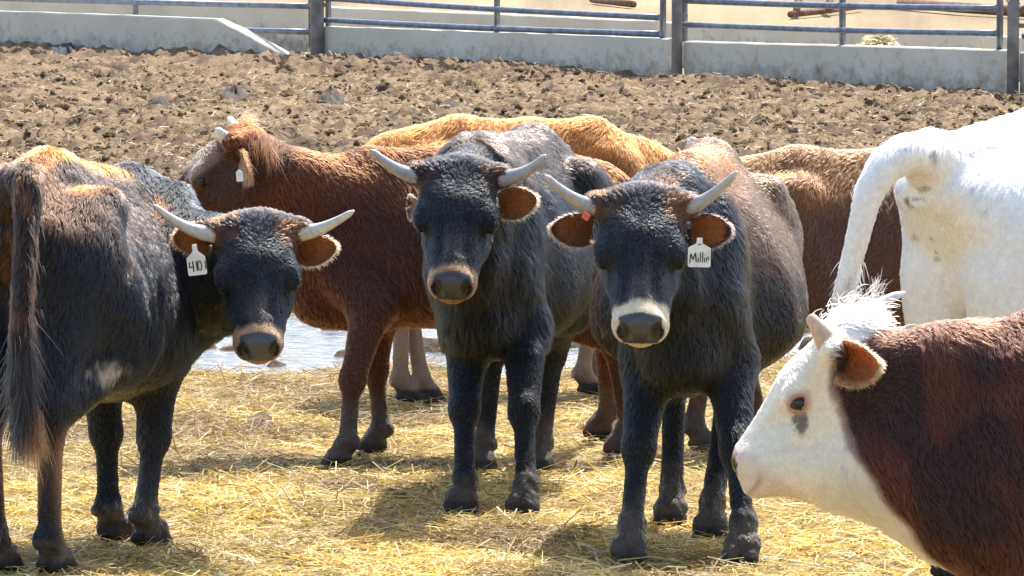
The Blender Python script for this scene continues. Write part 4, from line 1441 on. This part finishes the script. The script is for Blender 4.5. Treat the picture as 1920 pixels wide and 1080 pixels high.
# black cow in the middle
COWS.append(dict(
    name='cow', label='black cow in the middle facing the viewer, grey horns and no ear tag', S=.975, HS=.96, slim=.84, loc=(.005, 16.72), yaw=-103, wide=1.10, egg=.4,
    hooves=[gp(983, 976), gp(868, 972), gp(1010, 892), gp(904, 894)], poll=at(860, 300, 15.98), hyaw=-94, hpitch=49, hroll=-2, crest=(0, 0, .05), throat=(0.02, 0, -.03),
    coat=coat_black(.30, back_mid, .026), ring=(.36, .20, .095), glossy=True, mudtop=.20, hairs=210000, hr=.0007,
    horns=[dict(pts=[(.030, -.10, -.045), (.042, -.15, -.04), (.03, -.20, -.02), ('w', *at(694, 281, 15.9))], r0=.032, r1=.010, c0=(.33, .32, .31), c1=(.50, .48, .45)),
           dict(pts=[(.030, .10, -.045), (.042, .16, -.04), (.03, .22, -.02), ('w', *at(1023, 291, 15.9))], r0=.032, r1=.010, c0=(.33, .32, .31), c1=(.50, .48, .45))],
    ears=[dict(base=('w', *at(936, 385, 16.0)), tip_dir=(1, -.05, .18), open_dir=(-.05, -1, -.05), L=.116, Wd=.092, inner=(.56, .18, .05), outer=tuple(BLK * 2), rim=EAR_RIM),
          dict(base=('w', *at(785, 390, 16.06)), tip_dir=(-.35, 1, .0), open_dir=(-1, -.3, 0), L=.095, Wd=.075, inner=(.20, .08, .035), outer=tuple(BLK * 2), rim=(.10, .055, .03), fringe=.006)]))
# black and brown cow with the name tag
COWS.append(dict(
    name='cow', label='black cow with brown back facing the viewer, white name tag and red ear button', S=.99, HS=.975, muzzle=.97, slim=.88, loc=(.535, 15.5), yaw=-98, wide=1.36, egg=.42,
    hooves=[gp(1392, 1072), gp(1182, 1066), gp(1334, 1012), gp(1258, 986)], poll=at(1203, 354, 14.84), hyaw=-92, hpitch=50, hroll=0, crest=(0, 0, .03), throat=(.02, 0, -.02),
    coat=coat_black(.8, back_name, .018), ringw=.014, ring=(.70, .58, .40), glossy=True, mudtop=.24, hairs=210000, hr=.0007,
    horns=[dict(pts=[(.030, -.10, -.045), (.040, -.15, -.04), (.025, -.20, -.02), ('w', *at(1022, 329, 14.75))], r0=.031, r1=.009, c0=(.30, .29, .28), c1=(.48, .46, .44)),
           dict(pts=[(.030, .10, -.045), (.040, .14, -.04), (.03, .19, -.02), ('w', *at(1382, 322, 14.75))], r0=.031, r1=.009, c0=(.30, .29, .28), c1=(.48, .46, .44))],
    ears=[dict(base=('w', *at(1112, 432, 14.88)), tip_dir=(-1, -.1, .05), open_dir=(.1, -1, -.05), L=.118, Wd=.086, inner=(.30, .11, .04), outer=tuple(BLK * 2), rim=(.12, .06, .035)),
          dict(base=('w', *at(1296, 432, 14.88)), tip_dir=(1, -.1, .0), open_dir=(-.1, -1, -.05), L=.112, Wd=.090, inner=(.54, .175, .05), outer=tuple(BLK * 2), rim=(.06, .04, .035))],
    tags=[dict(top=at(1312, 446, 14.72), right=(1, .05, -.02), down=(-.04, 0, -1), size=(.062, .055), strokes=strokes_name(), neck=.45, label='white ear tag with a handwritten name'),
          dict(top=at(1092, 402, 14.74), right=(.5, -.2, .85), down=(.8, 0, -.5), size=(.018, .020), strokes=None, neck=.05, mat=M_REDTAG, label='small red ear button')]))
# red cow standing sideways behind
COWS.append(dict(
    name='cow', label='red cow in left profile behind the black cows, pale horns and fringed ear', S=.885, HS=.93, loc=(-.20, 17.85), yaw=180, wide=1.05,
    hooves=[gp(640, 876), gp(704, 848), gp(1166, 860), gp(1128, 826)], poll=at(441, 240, 17.72), hyaw=172, hpitch=43, crest=(.02, 0, -.03), throat=(.04, 0, -.03),
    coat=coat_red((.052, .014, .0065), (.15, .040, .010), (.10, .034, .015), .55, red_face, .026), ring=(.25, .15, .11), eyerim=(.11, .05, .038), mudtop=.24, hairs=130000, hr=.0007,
    horns=[dict(pts=[(.03, .09, -.04), (.03, .13, -.01), (.03, .15, .04), ('w', *at(417, 248, 17.6))], r0=.028, r1=.010, c0=(.70, .62, .50), c1=(.80, .74, .62)),
           dict(pts=[(.03, -.09, -.04), (.03, -.13, -.01), (.02, -.15, .04), ('w', *at(431, 222, 17.9))], r0=.028, r1=.010, c0=(.70, .62, .50), c1=(.80, .74, .62))],
    ears=[dict(base=('w', *at(450, 282, 17.60)), tip_dir=(.28, -.25, -1), open_dir=(-1, -.6, -.3), L=.12, Wd=.085, inner=(.07, .035, .028), outer=(.15, .050, .018), rim=(.24, .10, .035), fringe=.012, hairs=2200),
          dict(base=(.09, -.115, -.09), tip_dir=(.3, 1, -.1), open_dir=(-1, .3, 0), L=.11, Wd=.085, inner=(.2, .09, .05), outer=(.3, .13, .05), rim=(.4, .2, .09))],
    tags=[dict(top=at(448, 318, 17.50), right=(.9, -.2, .1), down=(-.2, 0, -1), size=(.022, .032), strokes=None, neck=.2, label='white ear tag turned edge on')],
    tail=[np.array([.41, 17.85, .80]), np.array([.45, 17.85, .60]), np.array([.44, 17.86, .38])], tailr=[.04, .032, .024, .018],
    locks=[([at(470, 225, 17.72), at(452, 232, 17.68), at(455, 250, 17.72)], 260, .014, .032, (.30, .10, .03), (.6, 0, .7)),
           ([at(455, 300, 17.55), at(462, 330, 17.55)], 60, .008, .04, (.34, .18, .07), (.10, -.2, -1)),
           ([at(480, 260, 17.62), at(500, 270, 17.64), at(520, 290, 17.66)], 200, .018, .06, (.20, .065, .022), (.08, -.12, -1)),
           ([np.array([.45, 17.85, .45]), np.array([.44, 17.86, .30])], 500, .015, .14, (.12, .045, .02), (0, 0, -1))]))
# orange cow at the very back
COWS.append(dict(
    name='cow', label='orange-backed cow at the rear, its long back showing above the red cow', S=.89, HS=.95, loc=(.03, 19.85), yaw=14, wide=1.0,
    hooves=[gp(1132, 741), gp(1102, 750), gp(802, 762), gp(762, 764)], poll=at(1312, 300, 20.15), hyaw=14, hpitch=40,
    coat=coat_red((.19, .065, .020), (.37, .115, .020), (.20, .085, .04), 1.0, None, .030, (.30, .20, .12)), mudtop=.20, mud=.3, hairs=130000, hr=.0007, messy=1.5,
    horns=[dict(pts=[(.03, .09, -.04), (.02, .13, -.02), (.0, .15, .02), (-.05, .16, .06)], r0=.026, r1=.010, c0=(.72, .64, .52), c1=(.82, .76, .66)),
           dict(pts=[(.03, -.09, -.04), (.02, -.13, -.01), (-.01, -.15, .04), ('w', *at(1293, 258, 20.0))], r0=.026, r1=.010, c0=(.72, .64, .52), c1=(.82, .76, .66))],
    ears=[dict(base=(.09, .115 * s, -.09), tip_dir=(.2, s, -.2), open_dir=(1, 0, 0), L=.11, Wd=.085, inner=(.3, .13, .06), outer=(.3, .13, .05), rim=(.4, .2, .09)) for s in (1, -1)],
    tail=[np.array([-.545, 19.72, .82]), np.array([-.56, 19.72, .60]), np.array([-.55, 19.72, .40])], tailr=[.04, .032, .024, .018]))
# brown cow at the right rear
COWS.append(dict(
    name='cow', label='plain brown cow behind the white cow\'s tail, back and flank in view', S=.875, HS=.95, loc=(1.17, 17.95), yaw=2, wide=1.05,
    hooves=[np.array([1.52, 18.1, 0]), np.array([1.45, 17.8, 0]), gp(1436, 838), gp(1312, 858)], poll=np.array([1.98, 18.0, .95]), hyaw=5, hpitch=50,
    coat=coat_red((.095, .040, .020), (.25, .105, .035), (.11, .042, .02), .7, None, .026), mudtop=.28, hairs=110000, hr=.0007, messy=1.5,
    horns=[dict(pts=[(.03, .09 * s, -.04), (.02, .13 * s, -.02), (.0, .15 * s, .02), (-.05, .16 * s, .06)], r0=.026, r1=.010, c0=(.6, .54, .45), c1=(.7, .64, .56)) for s in (1, -1)],
    ears=[dict(base=(.09, .115 * s, -.09), tip_dir=(.2, s, -.2), open_dir=(1, 0, 0), L=.11, Wd=.085, inner=(.3, .13, .06), outer=(.2, .08, .04), rim=(.3, .15, .08)) for s in (1, -1)],
    tail=[np.array([.60, 17.93, .80]), np.array([.585, 17.93, .60]), np.array([.60, 17.93, .40])], tailr=[.04, .032, .024, .018]))
# white cow at the right, tail lifted
wf, wl2 = np.array([math.cos(R(35)), math.sin(R(35)), 0]), np.array([-math.sin(R(35)), math.cos(R(35)), 0])
wc = np.array([1.66, 14.72, 0])
COWS.append(dict(
    name='cow', label='white cow at right with its rump to the viewer and tail lifted', S=1.12, HS=1.0, vary=.15, loc=(wc[0], wc[1]), yaw=35, wide=1.08,
    hooves=[wc + wf * .36 + wl2 * .15, wc + wf * .33 - wl2 * .15, wc - wf * .50 + wl2 * .12, wc - wf * .46 - wl2 * .15], poll=wc + wf * 1.05 + np.array([0, 0, 1.15]), hyaw=35, hpitch=45,
    coat=coat_white, lift=.10, messy=.9, mudtop=.62, mud=.95, hairs=210000, hr=.0007,
    horns=[dict(pts=[(.03, .09 * s, -.04), (.02, .15 * s, -.02), (.0, .2 * s, .02), (-.05, .24 * s, .06)], r0=.03, r1=.010, c0=(.6, .56, .5), c1=(.5, .46, .42)) for s in (1, -1)],
    ears=[dict(base=(.09, .115 * s, -.09), tip_dir=(.2, s, -.2), open_dir=(1, 0, 0), L=.12, Wd=.085, inner=(.6, .45, .38), outer=(.7, .66, .6), rim=(.7, .66, .6)) for s in (1, -1)],
    tail=[at(1706, 283, 14.20), at(1660, 308, 14.16), at(1628, 362, 14.14), at(1610, 440, 14.14), at(1588, 520, 14.15), at(1572, 560, 14.16)], tailr=[.060, .049, .040, .033, .027, .022, .012],
    locks=[([at(1604, 470, 14.14), at(1582, 545, 14.15)], 1500, .010, .05, (.92, .90, .85), (-.12, -.1, -1)),
           ([at(1640, 545, 14.14), at(1628, 560, 14.14)], 60, .014, .06, (.92, .90, .85), (.2, -.1, .6))]))
# white-faced calf in the foreground
YH = 12.0
COWS.append(dict(
    name='calf', cat='calf', label='red-brown calf with white face in the right foreground, head in left profile', S=.84, HS=.81, muzzle=1.0, depth=1.22, loc=(1.46, 11.98), yaw=180, wide=1.08, res=(.010, .0042),
    hooves=[np.array([1.12, 11.86, 0]), np.array([1.05, 12.10, 0]), np.array([1.84, 11.86, 0]), np.array([1.88, 12.1, 0])], poll=at(1550, 612, 11.99), hyaw=173, hpitch=49, crest=(0, 0, .0), throat=(.05, 0, -.13),
    extra=[(at(1462, 888, 11.97), at(1600, 868, 11.98), .050, .090, .05), (at(1600, 868, 11.98), at(1710, 890, 11.98), .095, .115, .08), (at(1800, 960, 11.98), at(1960, 1030, 11.98), .12, .14, .08), (at(1432, 868, 11.98), at(1470, 850, 11.98), .052, .060, .04), (at(1408, 872, 11.98), at(1416, 908, 11.98), .026, .030, .03)],
    coat=coat_hereford, ring=None, pad=(.40, .27, .23), eyerim=(.46, .27, .22), mudtop=.2, hairs=230000, hr=.00062,
    horns=[dict(pts=[(.03, .085, -.05), (.02, .12, -.02), (.00, .135, .02), ('w', *at(1517, 592, 11.90))], r0=.035, r1=.011, c0=(.50, .40, .30), c1=(.62, .42, .28)),
           dict(pts=[(.03, -.085, -.05), (.02, -.12, -.03), (.00, -.14, .0), ('w', *at(1697, 548, 12.14))], r0=.029, r1=.010, c0=(.72, .64, .54), c1=(.82, .76, .68))],
    ears=[dict(base=('w', *at(1568, 682, 11.90)), tip_dir=(1, -.65, .14), open_dir=(-.55, -1, .05), L=.122, Wd=.108, inner=(.38, .115, .035), outer=(.40, .13, .04), rim=(.62, .30, .12), fringe=.010, hairs=5000),
          dict(base=(.09, -.115, -.09), tip_dir=(.4, 1, -.1), open_dir=(-1, .4, 0), L=.11, Wd=.09, inner=(.34, .12, .045), outer=(.30, .11, .04), rim=(.5, .26, .11))],
    tail=[np.array([2.03, 11.98, .75]), np.array([2.04, 11.98, .5])], tailr=[.035, .03, .02],
    locks=[([at(1568, 622, 11.97), at(1595, 606, 11.99), at(1632, 604, 12.02)], 2600, .020, .042, (.93, .90, .84), (.55, -.15, .40))]))
for c_ in COWS:
    make_cow(c_)
